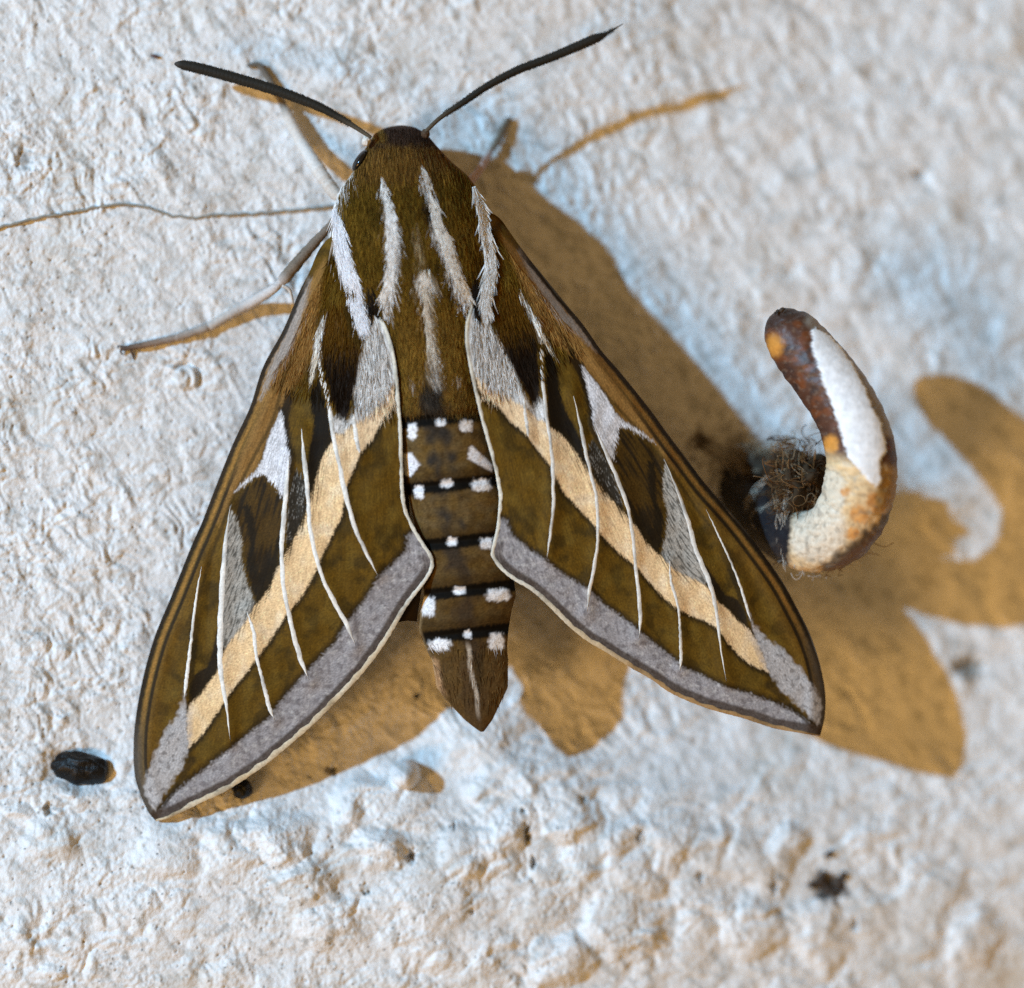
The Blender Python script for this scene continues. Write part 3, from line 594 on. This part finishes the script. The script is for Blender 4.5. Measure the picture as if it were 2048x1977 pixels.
    tip = sstep(1308, 1325, py); c *= (1 + 0.4 * tip * noise(px / 7, py / 60, 157))[:, None]; lay((30, 24, 14), .6 * tip * sstep(.35, .6, noise(px / 9, py / 90, 158))); lay((84, 62, 34), 0.5 * tip); lay((170, 132, 96), tip * 0.8 * sstep(18, 6, px - bst(py, 1)) * sstep(1400, 1370, py)); lay((182, 168, 150), 0.85 * sstep(6, 2, np.abs(px - (932 + (py - 1275) * .17) + 2 * np.sin(py / 14))) * sstep(1280, 1300, py) * sstep(1450, 1400, py))
    lay((36, 28, 16), 0.6 * tip * sstep(14, 5, np.abs(px - (957 + (py - 1320) * .06))) * sstep(1400, 1340, py)); lay((176, 146, 104), 0.4 * sstep(.90, 1, np.abs(px - ax) / (0.5 * (bst(py, 2) - bst(py, 1)) + 1)) * sstep(1180, 1220, py) * (px < ax))
    c *= (1 + 0.22 * st * sstep(1000, 800, py) + 0.08 * noise(px / 3, py / 3, 155) + 0.15 * np.clip(np.random.default_rng(6).normal(size=len(px)), -2.5, 2.5))[:, None]
    return np.clip(c, 0.002, 0.9)
NY, NA = 620, 150
ys = np.concatenate([np.linspace(251, 300, 60, endpoint=False), np.linspace(300, 1464, NY - 60)])
th = np.linspace(0, 2 * np.pi, NA, endpoint=False)
l, r, t, b = (bst(ys, k) for k in (1, 2, 3, 4)); ctr = (t + b) / 2
for arr in (l, r, t, b):
    k = np.array([1, 2, 3, 2, 1]) / 9.0; arr[2:-2] = np.convolve(arr, k, 'same')[2:-2]
cu = np.cos(th)[None]; su = np.sin(th)[None]; rm = rim(ys)[:, None]
bx = ((l + r) / 2)[:, None] + ((r - l) / 2)[:, None] * cu
by = np.repeat(ys[:, None], NA, 1)
hh = np.where(su >= 0, rm + (t[:, None] - rm) * (1 - np.abs(cu) ** 2.3), rm + (b[:, None] - rm) * np.abs(su))
hh = hh + np.where(su > 0, seg_step(bx, by) * np.clip(su, 0, 1) ** .5, 0) + 0.03 * noise(bx / 14, by / 14, 156)
bc = body_cols(bx.ravel(), by.ravel()); under = np.repeat((su < -0.15), len(ys), 0).ravel()
bc[under] = lin((128, 112, 92))
body = mesh_obj("body", P(bx.ravel(), by.ravel(), hh.ravel()), [grid_faces(len(ys), NA, True), np.array([np.arange(NA)[::-1]]), np.array([(len(ys) - 1) * NA + np.arange(NA)])], M_body, cols=bc)
child(body, moth)
# fur on head and thorax
def fur(n, y0, y1, lmin, lmax, lift, wid, dens=None):
    py = rng.uniform(y0, y1, n); u = rng.uniform(-.985, .985, n)
    l, r = bst(py, 1), bst(py, 2); px = (l + r) / 2 + u * (r - l) / 2
    cols = body_cols(px, py)
    dx = 0.10 + 0.10 * u; dx = dx - 0.25 * u * sstep(500, 640, py) - 0.5 * sstep(40, 10, np.abs(px - 848)) * sstep(500, 560, py) * np.sign(px - 848) * -0.6
    dx = dx + rng.normal(0, .17, n); ln = rng.uniform(lmin, lmax, n); nrm = np.hypot(dx, 1); dx = dx / nrm; dy = 1 / nrm
    pts = []; lf = rng.uniform(.3, 1, n) * lift
    for k in range(4):
        t = k / 3; qx = px + dx * ln * t; qy = py + dy * ln * t
        inside = body_h(qx, np.minimum(qy, 1460)); pts.append(P(qx, qy, np.maximum(inside, body_h(px, py) - 1.5) + 0.02 + lf * t ** 1.4))
    V, F = strands(np.stack(pts, 1), rng.uniform(.7, 1.3, n) * wid * K)
    C = np.repeat(np.clip(cols * rng.uniform(.45, 1.65, n)[:, None], 0, .92), 8, axis=0)
    return V, F, C
fp = [fur(15000, 292, 720, 22, 52, .18, 2.8), fur(3500, 700, 812, 16, 38, .12, 2.6), fur(220, 1285, 1410, 10, 22, .01, 2.0), fur(1800, 256, 300, 6, 14, .08, 2.0)]
def stripe(pts, wid, n, col, lmin=18, lmax=42, lift=.12):
    a = smooth_line(np.column_stack([pts, wid]), 200); k = rng.integers(0, 196, n); T = np.gradient(a[:, :2], axis=0); T /= np.linalg.norm(T, axis=1)[:, None]
    off = rng.uniform(-.5, .5, n) * a[k, 2]; px = a[k, 0] - T[k, 1] * off; py = a[k, 1] + T[k, 0] * off
    an = rng.normal(0, .16, n); dx = T[k, 0] * np.cos(an) - T[k, 1] * np.sin(an); dy = T[k, 0] * np.sin(an) + T[k, 1] * np.cos(an); ln = rng.uniform(lmin, lmax, n); out = []
    for j in range(4):
        t = j / 3; qx = px + dx * ln * t; qy = py + dy * ln * t; hb = body_h(qx, qy)
        r = R2L(qx, qy); hw = np.where(qx < 850, wing_h(qx, qy, False), wing_h(r[:, 0], r[:, 1], False)); hw = np.where((qx < 745) | (qx > 940), np.where(qy > np.where(qx < 850, 470, 425), hw, -9), -9)
        out.append(P(qx, qy, np.maximum(hb, hw) + .05 + lift * (.3 + .7 * t)))
    V, F = strands(np.stack(out, 1), rng.uniform(2.2, 3.6, n) * K)
    return V, F, np.repeat(np.clip(lin(col) * rng.uniform(.72, 1.25, n)[:, None], 0, .92), 8, axis=0)
fp += [stripe([(669, 418), (678, 465), (688, 518), (702, 570), (714, 618), (722, 648)], [9, 20, 27, 27, 21, 9], 1300, (240, 238, 242)),
       stripe([(947, 374), (962, 416), (973, 471), (981, 520), (978, 555), (973, 590), (974, 615)], [6, 13, 19, 22, 22, 19, 10], 1200, (236, 232, 226), lift=.42),
       stripe([(762, 352), (772, 389), (780, 426), (784, 458), (784, 495), (781, 530), (776, 566), (768, 595)], [3, 9, 15, 19, 18, 16, 15, 8], 700, (236, 232, 226)),
       stripe([(841, 331), (853, 357), (858, 372)], [5, 10, 8], 130, (214, 208, 198), 10, 20), stripe([(860, 388), (867, 410), (876, 450), (890, 480), (903, 518), (916, 555), (930, 585)], [5, 14, 18, 19, 18, 16, 8], 640, (232, 226, 216)),
       stripe([(848, 540), (849, 558)], [20, 14], 110, (230, 222, 210), 14, 26), stripe([(851, 566), (852, 600), (855, 645), (862, 690), (866, 728)], [6, 7, 9, 14, 26], 260, (206, 194, 176), 14, 28),
       stripe([(737, 575), (744, 606), (749, 640)], [14, 20, 8], 200, (30, 24, 18), 14, 34), stripe([(950, 560), (953, 590), (955, 625)], [10, 14, 8], 160, (30, 24, 18), 14, 34),
       stripe([(686, 596), (700, 640), (712, 680)], [6, 16, 10], 160, (70, 50, 14), 14, 34)]
V, F, C = join([(v, [f], c) for v, f, c in fp])
o = mesh_obj("fur", V, F, M_hair, cols=C, props={"kind": "stuff"}); o.parent = body; 
# eye
def blob(cx_, cy_, h, rx, ry, rz, ang, nseg=28, nr=16, nz=0, seed=0):
    th = np.linspace(0, 2 * np.pi, nseg, endpoint=False)[None]; ph = np.linspace(0.02, np.pi - .02, nr)[:, None]
    X = np.sin(ph) * np.cos(th); Y = np.sin(ph) * np.sin(th); Z = np.cos(ph) + 0 * th
    k = 1 + nz * noise(X * 2.1 + 5 + seed, Y * 2.1 + Z * 1.7 + 9, 160) if nz else 1
    X, Y, Z = X * k * rx, Y * k * ry, Z * k * rz; ca, sa = math.cos(ang), math.sin(ang)
    V = P((cx_ + X * ca - Y * sa).ravel(), (cy_ + X * sa + Y * ca).ravel(), (h + Z * K / MM).ravel())
    return V, [grid_faces(nr, nseg, True), np.array([np.arange(nseg)[::-1]]), np.array([(nr - 1) * nseg + np.arange(nseg)])]
V, F = blob(721, 322, 0.2, 11, 26, 22, math.radians(33)); o = mesh_obj("eye", V, F, M_eye); o.parent = body
V, F = blob(884, 322, -0.2, 11, 26, 22, math.radians(-40)); o = mesh_obj("eye", V, F, M_eye); o.parent = body
V, F = blob(733, 282, 0.7, 9, 11, 12, .3, nz=.15); o = mesh_obj("antenna_socket", V, F, M_body, cols=np.tile(lin((216, 210, 200)), (len(V), 1))); o.parent = body
V, F = blob(851, 268, 0.7, 9, 9, 12, .3, nz=.15); o = mesh_obj("antenna_socket", V, F, M_body, cols=np.tile(lin((80, 64, 50)), (len(V), 1))); o.parent = body

# ------------------------------------------------------------------ antennae
def antenna(pts, tipcol):
    p = smooth_line(pts, 170); n = len(p); p[:, 3] *= .9; P3 = P(p[:, 0], p[:, 1], p[:, 2])
    ringy = 1 + 0.02 * np.sin(np.arange(n) * 2 * np.pi / 3.4)
    V, F = tube(P3, p[:, 3] / 2 * K * ringy, 12)
    s = np.concatenate([np.repeat(np.linspace(0, 1, n), 12), [0, 1]])
    C = np.tile(lin((34, 31, 24)), (len(V), 1)); tint(C, (92, 82, 66), .8 * sstep(.22, .02, s)); tint(C, tipcol, .9 * sstep(.955, .975, s))
    o = mesh_obj("antenna", V, F, M_ant, cols=C); child(o, moth)
    m = 1500; k = rng.integers(20, int(n * .95), m); T = np.gradient(P3, axis=0); T /= np.linalg.norm(T, axis=1)[:, None]
    sgn = rng.choice([-1, 1], m); N_ = np.cross(T, [0, -1, 0]); rr = p[k, 3] / 2 * K
    a = P3[k] + N_[k] * (sgn * rr * .85)[:, None] + np.column_stack([np.zeros(m), rng.normal(0, .25, m) * rr, np.zeros(m)])
    e_ = a + N_[k] * (sgn * rng.uniform(1.5, 4, m) * K)[:, None] + T[k] * (rng.uniform(0, 3, m) * K)[:, None]
    HV, HF = strands(np.stack([a, (a + e_) / 2, e_], 1), 1.3 * K)
    f = mesh_obj("bristles", HV, HF, M_hair, cols=np.tile(lin((44, 40, 32)), (len(HV), 1)), props={"kind": "stuff"}); f.parent = o
antenna([(742, 276, .9, 8), (734, 270, .9, 9), (708, 253, .85, 11), (683, 238, .8, 14), (650, 220, .75, 17), (624, 208, .7, 19), (555, 182, .6, 22), (479, 159, .5, 23), (402, 138, .45, 23), (370, 131, .4, 21), (357, 129, .4, 15), (349, 128, .4, 5)], (60, 54, 48))
antenna([(849, 266, .9, 7), (856, 259, .9, 9), (882, 235, .7, 10), (924, 207, .5, 13), (976, 172, .2, 15), (1035, 141, -.1, 17), (1098, 117, -.4, 18), (1153, 94, -.6, 20), (1185, 80, -.7, 20), (1200, 74, -.75, 15), (1212, 68, -.8, 8), (1228, 59, -.8, 5), (1246, 48, -.8, 2)], (116, 108, 98))

# ------------------------------------------------------------------ legs
def leg(segs, cols, spur=None):
    p = smooth_line(segs, 110); n = len(p); p[:, 3] *= 1.12 + .10 * noise(np.arange(n) / 3.0, np.zeros(n), 195); V, F = tube(P(p[:, 0], p[:, 1], p[:, 2]), p[:, 3] / 2 * K, 10, rough=.08)
    s = np.concatenate([np.repeat(np.linspace(0, 1, n), 10), [0, 1]])
    C = np.stack([np.interp(s, [c[0] for c in cols], lin(np.array([c[1] for c in cols]))[:, k]) for k in range(3)], 1)
    o = mesh_obj("leg", V, F, M_leg, cols=C); child(o, moth)
    m = 170; k = rng.integers(6, n - 6, m); P3 = P(p[:, 0], p[:, 1], p[:, 2]); T = np.gradient(P3, axis=0); T /= np.linalg.norm(T, axis=1)[:, None]; N_ = np.cross(T, [0, -1.0, 0]); rr = p[k, 3] / 2 * K; a = rng.uniform(0, 6.28, m)
    dv = N_[k] * np.cos(a)[:, None] + np.array([0, -1.0, 0]) * np.sin(a)[:, None]; b0 = P3[k] + dv * (rr * .8)[:, None]; e0 = b0 + (dv * .6 + T[k]) * (rng.uniform(3, 9, m) * K)[:, None]
    HV, HF = strands(np.stack([b0, (b0 + e0) / 2, e0], 1), 1.6 * K); ci = np.clip(np.interp(k / n, [c[0] for c in cols], np.arange(len(cols))).astype(int), 0, len(cols) - 1)
    f = mesh_obj("bristles", HV, HF, M_hair, cols=np.repeat(lin(np.array([c[1] for c in cols]))[ci] * rng.uniform(.5, 1.2, m)[:, None], 6, axis=0), props={"kind": "stuff"}); f.parent = o
    for sp in (spur or []):
        q = smooth_line(sp, 14); v, f = tube(P(q[:, 0], q[:, 1], q[:, 2]), q[:, 3] / 2 * K, 6)
        c = mesh_obj("claw" if len(sp) == 3 else "spur", v, f, M_leg, cols=np.tile(lin((88, 72, 58) if len(sp) == 3 else (210, 204, 196)), (len(v), 1))); c.parent = o
def W(x, y, up): return float(wall_h(np.array([float(x)]), np.array([float(y)]), False)[0]) + up
leg([(672, 440, -.6, 16), (654, 459, -.4, 15), (610, 508, -.2, 20), (575, 550, -.2, 22), (566, 560, -.3, 21), (560, 566, -.4, 14), (545, 580, -.5, 17), (500, 607, W(500, 607, .85), 21), (455, 632, W(455, 632, .5), 18), (419, 654, W(419, 654, .36), 17), (414, 656, W(414, 656, .36), 12), (408, 658, W(408, 658, .36), 15), (356, 675, W(356, 675, .32), 14), (350, 677, W(350, 677, .32), 11), (344, 678, W(344, 678, .32), 13), (300, 688, W(300, 688, .38), 12), (251, 697, W(251, 697, .34), 9), (242, 697, W(242, 697, .3), 6)],
    [(0, (124, 110, 96)), (.22, (112, 100, 86)), (.27, (120, 106, 90)), (.33, (198, 192, 188)), (.6, (186, 178, 170)), (.9, (134, 114, 98)), (1, (70, 54, 44))],
    [[(564, 572, -.3, 7), (577, 578, -.4, 7), (583, 592, -.6, 6), (586, 606, -.9, 3)], [(250, 696, W(250, 696, .3), 6), (241, 703, W(241, 703, .25), 4), (247, 711, W(247, 711, .1), 2)], [(262, 700, W(262, 700, .3), 6), (266, 712, W(266, 712, .2), 5), (268, 720, W(268, 720, .05), 2)], [(248, 694, W(248, 694, .3), 5), (238, 693, W(238, 693, .25), 3), (234, 697, W(234, 697, .1), 2)]])
leg([(690, 400, -1.0, 22), (668, 384, -1.3, 24), (636, 338, -1.6, 25), (602, 284, W(602, 284, .95), 23), (574, 228, W(574, 228, .85), 19), (568, 214, W(568, 214, .75), 13), (552, 184, W(552, 184, .5), 12), (532, 150, W(532, 150, .4), 12), (519, 132, W(519, 132, .36), 11), (505, 130, W(505, 130, .3), 9), (494, 132, W(494, 132, .2), 6)],
    [(0, (190, 180, 168)), (.3, (216, 212, 206)), (.58, (208, 202, 194)), (.66, (112, 104, 92)), (1, (104, 96, 86))])
leg([(935, 368, -1.6, 18), (952, 350, -2.4, 15), (964, 333, -3.2, 15), (974, 316, W(974, 316, .75), 14), (978, 308, W(978, 308, .62), 10), (995, 282, W(995, 282, .5), 14), (1008, 255, W(1008, 255, .42), 13), (1015, 242, W(1015, 242, .36), 12), (1018, 236, W(1018, 236, .25), 9)],
    [(0, (176, 150, 140)), (.45, (176, 152, 142)), (.55, (120, 108, 92)), (1, (104, 92, 76))])

# ------------------------------------------------------------------ the hook
HP = np.array([(1432, 915, -12.5, 98), (1470, 962, -9.6, 104), (1512, 1013, -6.6, 110), (1562, 1062, -3.6, 116), (1620, 1083, -1.2, 124), (1670, 1068, 0.5, 136), (1703, 1026, 1.5, 142), (1720, 968, 2.1, 144), (1721, 905, 2.3, 139), (1705, 847, 2.2, 134), (1681, 799, 1.9, 131), (1652, 758, 1.6, 129), (1623, 721, 1.3, 126), (1599, 691, 1.1, 120), (1583, 668, 1.0, 112), (1574, 650, .9, 98), (1568, 636, .9, 76), (1565, 625, .9, 48), (1563, 618, .9, 14)], float)
NH, NS = 300, 96
hp = smooth_line(HP, NH); path = P(hp[:, 0], hp[:, 1], hp[:, 2]); V, F = tube(path, hp[:, 3] / 2 * K, NS)
hv = V; si = np.concatenate([np.repeat(np.linspace(0, 1, NH), NS), [0, 1]])
# photograph-plane position of each vertex, for laying out the paint
sc_ = D / (D + hv[:, 1]); hx = hv[:, 0] / K * sc_ + CX; hy = CY - hv[:, 2] / K * sc_; front = (hv[:, 1] < np.concatenate([np.repeat(path[:, 1], NS), path[:1, 1], path[-1:, 1]]) + 0.0006)
Z8 = lambda pts: [(1400 + x * .31706, 580 + y * .31706) for x, y in pts]
WP = Z8([(700, 260), (725, 235), (850, 320), (960, 470), (1050, 640), (1085, 740), (1140, 840), (1165, 950), (1175, 1010), (1135, 1080), (1145, 1220), (1110, 1250), (1000, 1130), (930, 1050), (890, 900), (860, 800), (800, 650), (760, 520), (715, 400)])
jx = hx + 2.5 * noise(hx / 6, hy / 6, 170) + 2 * noise(hx / 14, hy / 14, 171); jy = hy + 2.5 * noise(hx / 6, hy / 6, 172)
hc = np.tile(lin((84, 54, 40)), (len(hv), 1))
def hl(col, f): tint(hc, col, f * front)
tint(hc, (48, 40, 40), .7 * sstep(.0, .6, fbm(hx / 40, hy / 40, 173, 3))); tint(hc, (122, 66, 30), .6 * sstep(.1, .6, fbm(hx / 30, hy / 22, 175, 2)) * (hy < 900)); tint(hc, (128, 108, 92), .45 * sstep(.25, .7, fbm(hx / 9, hy / 9, 188, 3)))
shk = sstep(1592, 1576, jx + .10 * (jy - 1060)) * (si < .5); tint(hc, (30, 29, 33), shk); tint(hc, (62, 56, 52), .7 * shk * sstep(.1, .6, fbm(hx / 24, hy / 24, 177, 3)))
hl((206, 142, 64), sstep(26, 8, np.hypot((jx - 1548), (jy - 692) * .8))); hl((216, 150, 70), sstep(26, 12, np.hypot((jx - 1662) * 1.3, jy - 890)))  # amber highlight at the hook tip painted into the colour
low = sstep(900, 935, jy - .25 * (jx - 1690)) * (1 - shk); tint(hc, (226, 196, 150), low)
bulb = sstep(72, 50, np.hypot(jx - 1632, jy - 1064) ) + sstep(960, 1010, jy + .5 * (jx - 1690) * -1) * .0; hl((222, 208, 186), bulb * (1 - shk)); hl((224, 212, 190), .9 * sstep(36, 22, np.hypot(jx - 1660, (jy - 990) * .55)))
for (x, y, r_) in ((1752, 1005, 26), (1718, 1030, 24), (1705, 1068, 16), (1690, 985, 12)): hl((212, 146, 72), .85 * sstep(r_, r_ * .5, np.hypot(jx - x, jy - y) + 5 * noise(hx / 9, hy / 9, 179)))
tint(hc, (158, 124, 70), low * sstep(1748, 1766, jx + .1 * (jy - 950)) * sstep(1040, 1010, jy))
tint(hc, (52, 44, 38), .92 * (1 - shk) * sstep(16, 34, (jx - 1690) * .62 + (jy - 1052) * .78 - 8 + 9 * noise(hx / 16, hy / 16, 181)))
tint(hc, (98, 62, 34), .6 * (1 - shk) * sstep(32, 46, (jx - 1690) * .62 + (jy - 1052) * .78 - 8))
crack = worley(jx / 27 + .3 * noise(hx / 12, hy / 12, 182), jy / 21, 183); hl((150, 128, 100), .35 * low * sstep(.16, .04, crack[1] - crack[0])); tint(hc, (120, 112, 100), .5 * low * sstep(.25, .7, noise(hx / 12, hy / 12, 184)))
edge = sstep(26, 8, seg_d(hx, hy, Z8([(720, 190), (860, 300), (1000, 480), (1120, 700), (1200, 880)]))); hl((150, 140, 126), .85 * edge * (hy < 880))
wp = sstep(1.5, -1.5, poly_sd(jx, jy, WP)) * front; tint(hc, (240, 240, 240), wp); tint(hc, (206, 204, 200), .3 * wp * sstep(.1, .6, fbm(hx / 18, hy / 18, 186, 2)))
top = sstep(660, 635, jy + .4 * (jx - 1570)); tint(hc, (44, 34, 30), .7 * top)
# paint has thickness, crackle and pits
ctrs = np.vstack([np.repeat(path, NS, 0), path[:1], path[-1:]]); nd = hv - ctrs; nd /= np.linalg.norm(nd, axis=1)[:, None] + 1e-12
rough = 0.10 * fbm(hx / 20, hy / 20, 187, 3) * np.where(low > .3, .65, .45) * (1 - .75 * wp) - 0.05 * low * sstep(.16, .02, crack[1] - crack[0]) + 0.11 * wp * sstep(.5, .9, wp)
hv2 = hv + nd * (rough * MM)[:, None]
hook = empty("wall_hook", P(1480, 930, W(1480, 930, 0))[()], label="rusty screw hook with peeling white paint sticking out of the wall", category="hook")
bpy.context.view_layer.update()
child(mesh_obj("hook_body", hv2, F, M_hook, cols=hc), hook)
# crumbs of dirt on the tip
parts = []
for k in range(26):
    a = rng.random() ; x, y = (1546 + 66 * a + rng.normal(0, 2), 626 - 9 * math.sin(a * 2.6) + 62 * max(0, a - .35) + rng.normal(0, 2.5)); r_ = rng.uniform(1.8, 4.5)
    parts.append((*blob(x, y, 1.1 + rng.uniform(0, 1.0), r_ * 1.4, r_, r_, rng.random() * 3, 8, 6, .4, k),))
V, F, _ = join([(v, [f[0]]) for v, f in parts]); child(mesh_obj("grime", V, F, M_dirt, props={"kind": "stuff"}), hook)

# cobweb and lint caught between shank and arm
def curl(p0, p1, wob, n=14):
    t = np.linspace(0, 1, n)[:, None]; p = np.array(p0)[None] * (1 - t) + np.array(p1)[None] * t
    f = rng.uniform(3, 9, 3); ph = rng.random(3) * 6.3; a = rng.normal(0, wob, 3)
    p = p + np.sin(t * f[None] + ph[None]) * a[None] * np.sin(t * np.pi) ** .5 * np.array([[1, 1, .02]])
    return p
fib = []
def addf(p0, p1, wob, w, col):
    c = curl(p0, p1, wob); v, f = tube(P(c[:, 0], c[:, 1], c[:, 2]), w * K / 2, 4); fib.append((v, f, lin(col) * rng.uniform(.6, 1.4)))
lc = [(118, 92, 62), (92, 68, 42), (136, 118, 94), (110, 78, 46), (64, 48, 34)]
for k in range(430):
    a = np.array([rng.normal(1594, 24), rng.normal(966, 32), rng.uniform(-4.2, -0.4)]); b_ = a + np.array([rng.normal(0, 24), rng.normal(0, 26), rng.normal(0, .8)])
    addf(a, b_, 16, rng.uniform(1.0, 2.0), lc[k % 5])
for k in range(150):
    a = np.array([rng.normal(1500, 34), rng.normal(912, 12), rng.uniform(-9, -6.5)]); b_ = a + np.array([rng.normal(40, 30), rng.normal(14, 22), rng.normal(.4, .8)])
    addf(a, b_, 12, rng.uniform(.8, 1.6), (150, 134, 112))
for (x0, y0, h0, x1, y1, h1) in ((1540, 950, -3, 1486, 1015, -4), (1530, 965, -3, 1492, 1000, -4), (1560, 1000, -2, 1500, 1038, -3.5), (1562, 1060, -1.5, 1502, 1045, -3.2), (1575, 980, -1, 1558, 1090, -1), (1578, 970, -1, 1562, 1095, -.8), (1572, 985, -.9, 1566, 1110, -.6), (1545, 935, -2.5, 1580, 960, -1.5), (1556, 1020, -1.2, 1570, 1140, -.6)):
    for q in range(3): addf((x0 + rng.normal(0, 2), y0 + rng.normal(0, 2), h0), (x1 + rng.normal(0, 3), y1 + rng.normal(0, 3), h1), 6, 1.3, (170, 160, 146))
for k in range(170):   # fuzz round the underside of the bend
    s = rng.random(); a = np.array([1562 + 160 * s, 1096 + 44 * math.sin(s * 2.8 + .2) - 20 * s, -1.2 + rng.normal(0, .5)]); b_ = a + np.array([rng.normal(6, 22), rng.normal(4, 12), rng.normal(0, .4)])
    addf(a, b_, 7, rng.uniform(.8, 1.5), (168, 158, 146) if k % 3 else (96, 70, 48))
for k in range(36):    # specks caught in the lint
    v, f = blob(rng.normal(1585, 26), rng.normal(975, 30), rng.uniform(-3.5, -1.5), *(rng.uniform(1.5, 4, 3)), rng.random() * 3, 8, 6, .4, k); fib.append((v, [f[0]], lin((120, 92, 60)) * rng.uniform(.4, 1.3)))
v, f = blob(1606, 966, -2.4, 42, 56, 66, .35, 40, 26, .5, 4); fib.append((v, [f[0]], lin((62, 50, 37))))  # solid cores added inside the lint to thicken its shadow
v, f = blob(1566, 946, -3.6, 34, 36, 52, .2, 36, 24, .5, 6); fib.append((v, [f[0]], lin((58, 48, 38))))
v, f = blob(1528, 936, -7.0, 40, 26, 34, .4, 26, 16, .45, 9); fib.append((v, [f[0]], lin((70, 60, 50))))
V, F, C = join(fib)
mesh_obj("lint", V, F, M_fibre, cols=C, props={"label": "tangled cobweb and lint caught in the bend of the hook", "category": "cobweb", "kind": "stuff"})

# ------------------------------------------------------------------ small things on the wall
def pellet(x, y, up, rx, ry, rz, ang, label, seed):
    V, F = blob(x, y, W(x, y, 0) + up, rx, ry, rz, ang, 48, 30, .16, seed)
    mesh_obj("pellet", V, F, M_black, props={"label": label, "category": "pellet", "group": "black pellets stuck to the wall"})
pellet(160, 1537, .28, 58, 33, 30, math.radians(9), "glossy black oval pellet set in the plaster left of the wing tip", 1)
pellet(484, 1578, .5, 22, 20, 18, .4, "small black pellet half hidden under the left wing's edge", 7)
def fibre(pts, w, label, name="dry_fibre"):
    p = smooth_line(pts, 160); z = wall_h(p[:, 0], p[:, 1], False) + p[:, 2]
    k = np.ones(9) / 9; z = np.concatenate([z[:4], np.convolve(z, k, 'valid'), z[-4:]])
    V, F = tube(P(p[:, 0], p[:, 1] + 3.0 * noise(p[:, 0] / 16, p[:, 1] * 0, 190), z), w * K / 2, 7, rough=.15)
    mesh_obj(name, V, F, M_fibre, cols=np.tile(lin((150, 142, 128)), (len(V), 1)), props={"label": label, "category": "fibre"})
fibre([(-60, 470, .1), (0, 456, .12), (70, 438, .12), (150, 424, .12), (215, 412, .10), (255, 410, .10), (300, 417, .07), (330, 428, .03), (358, 434, .0), (394, 436, .02), (420, 432, .08), (470, 430, .12), (530, 427, .14), (590, 421, .16), (640, 416, .2), (668, 412, .2)], 6, "thin dry fibre running over the plaster from the left edge to the moth's shoulder")
V, F = blob(310, 113, W(310, 113, .15), 10, 4, 4, .25, 12, 8, .2, 5)
mesh_obj("splinter", V, F, mat("splinter", .7, 3000, .2, base=(92, 66, 58)), props={"label": "tiny brown splinter beyond the tip of the left antenna", "category": "splinter"})
parts = []
for (x, y, r_) in ((1640, 1762, 13), (1655, 1782, 11), (1678, 1768, 12), (1668, 1790, 8), (1622, 1770, 6), (1687, 1752, 7), (1647, 1748, 6), (1660, 1708, 6), (1652, 1712, 4)):
    v, f = blob(x, y, W(x, y, .12), r_ * 1.2, r_, r_ * .7, rng.random() * 3, 14, 9, .5, x); parts.append((v, [f[0]]))
V, F, _ = join(parts); mesh_obj("dirt_clump", V, F, M_dirt, props={"label": "dark brown crumbs of dirt on the plaster at lower right", "category": "dirt"})
V, F = blob(833, 1393, W(833, 1393, .1), 5.5, 5, 4, 0, 10, 8, .2, 3)
mesh_obj("speck", V, F, M_black, props={"label": "tiny black speck on the plaster just left of the abdomen's tip", "category": "speck"})
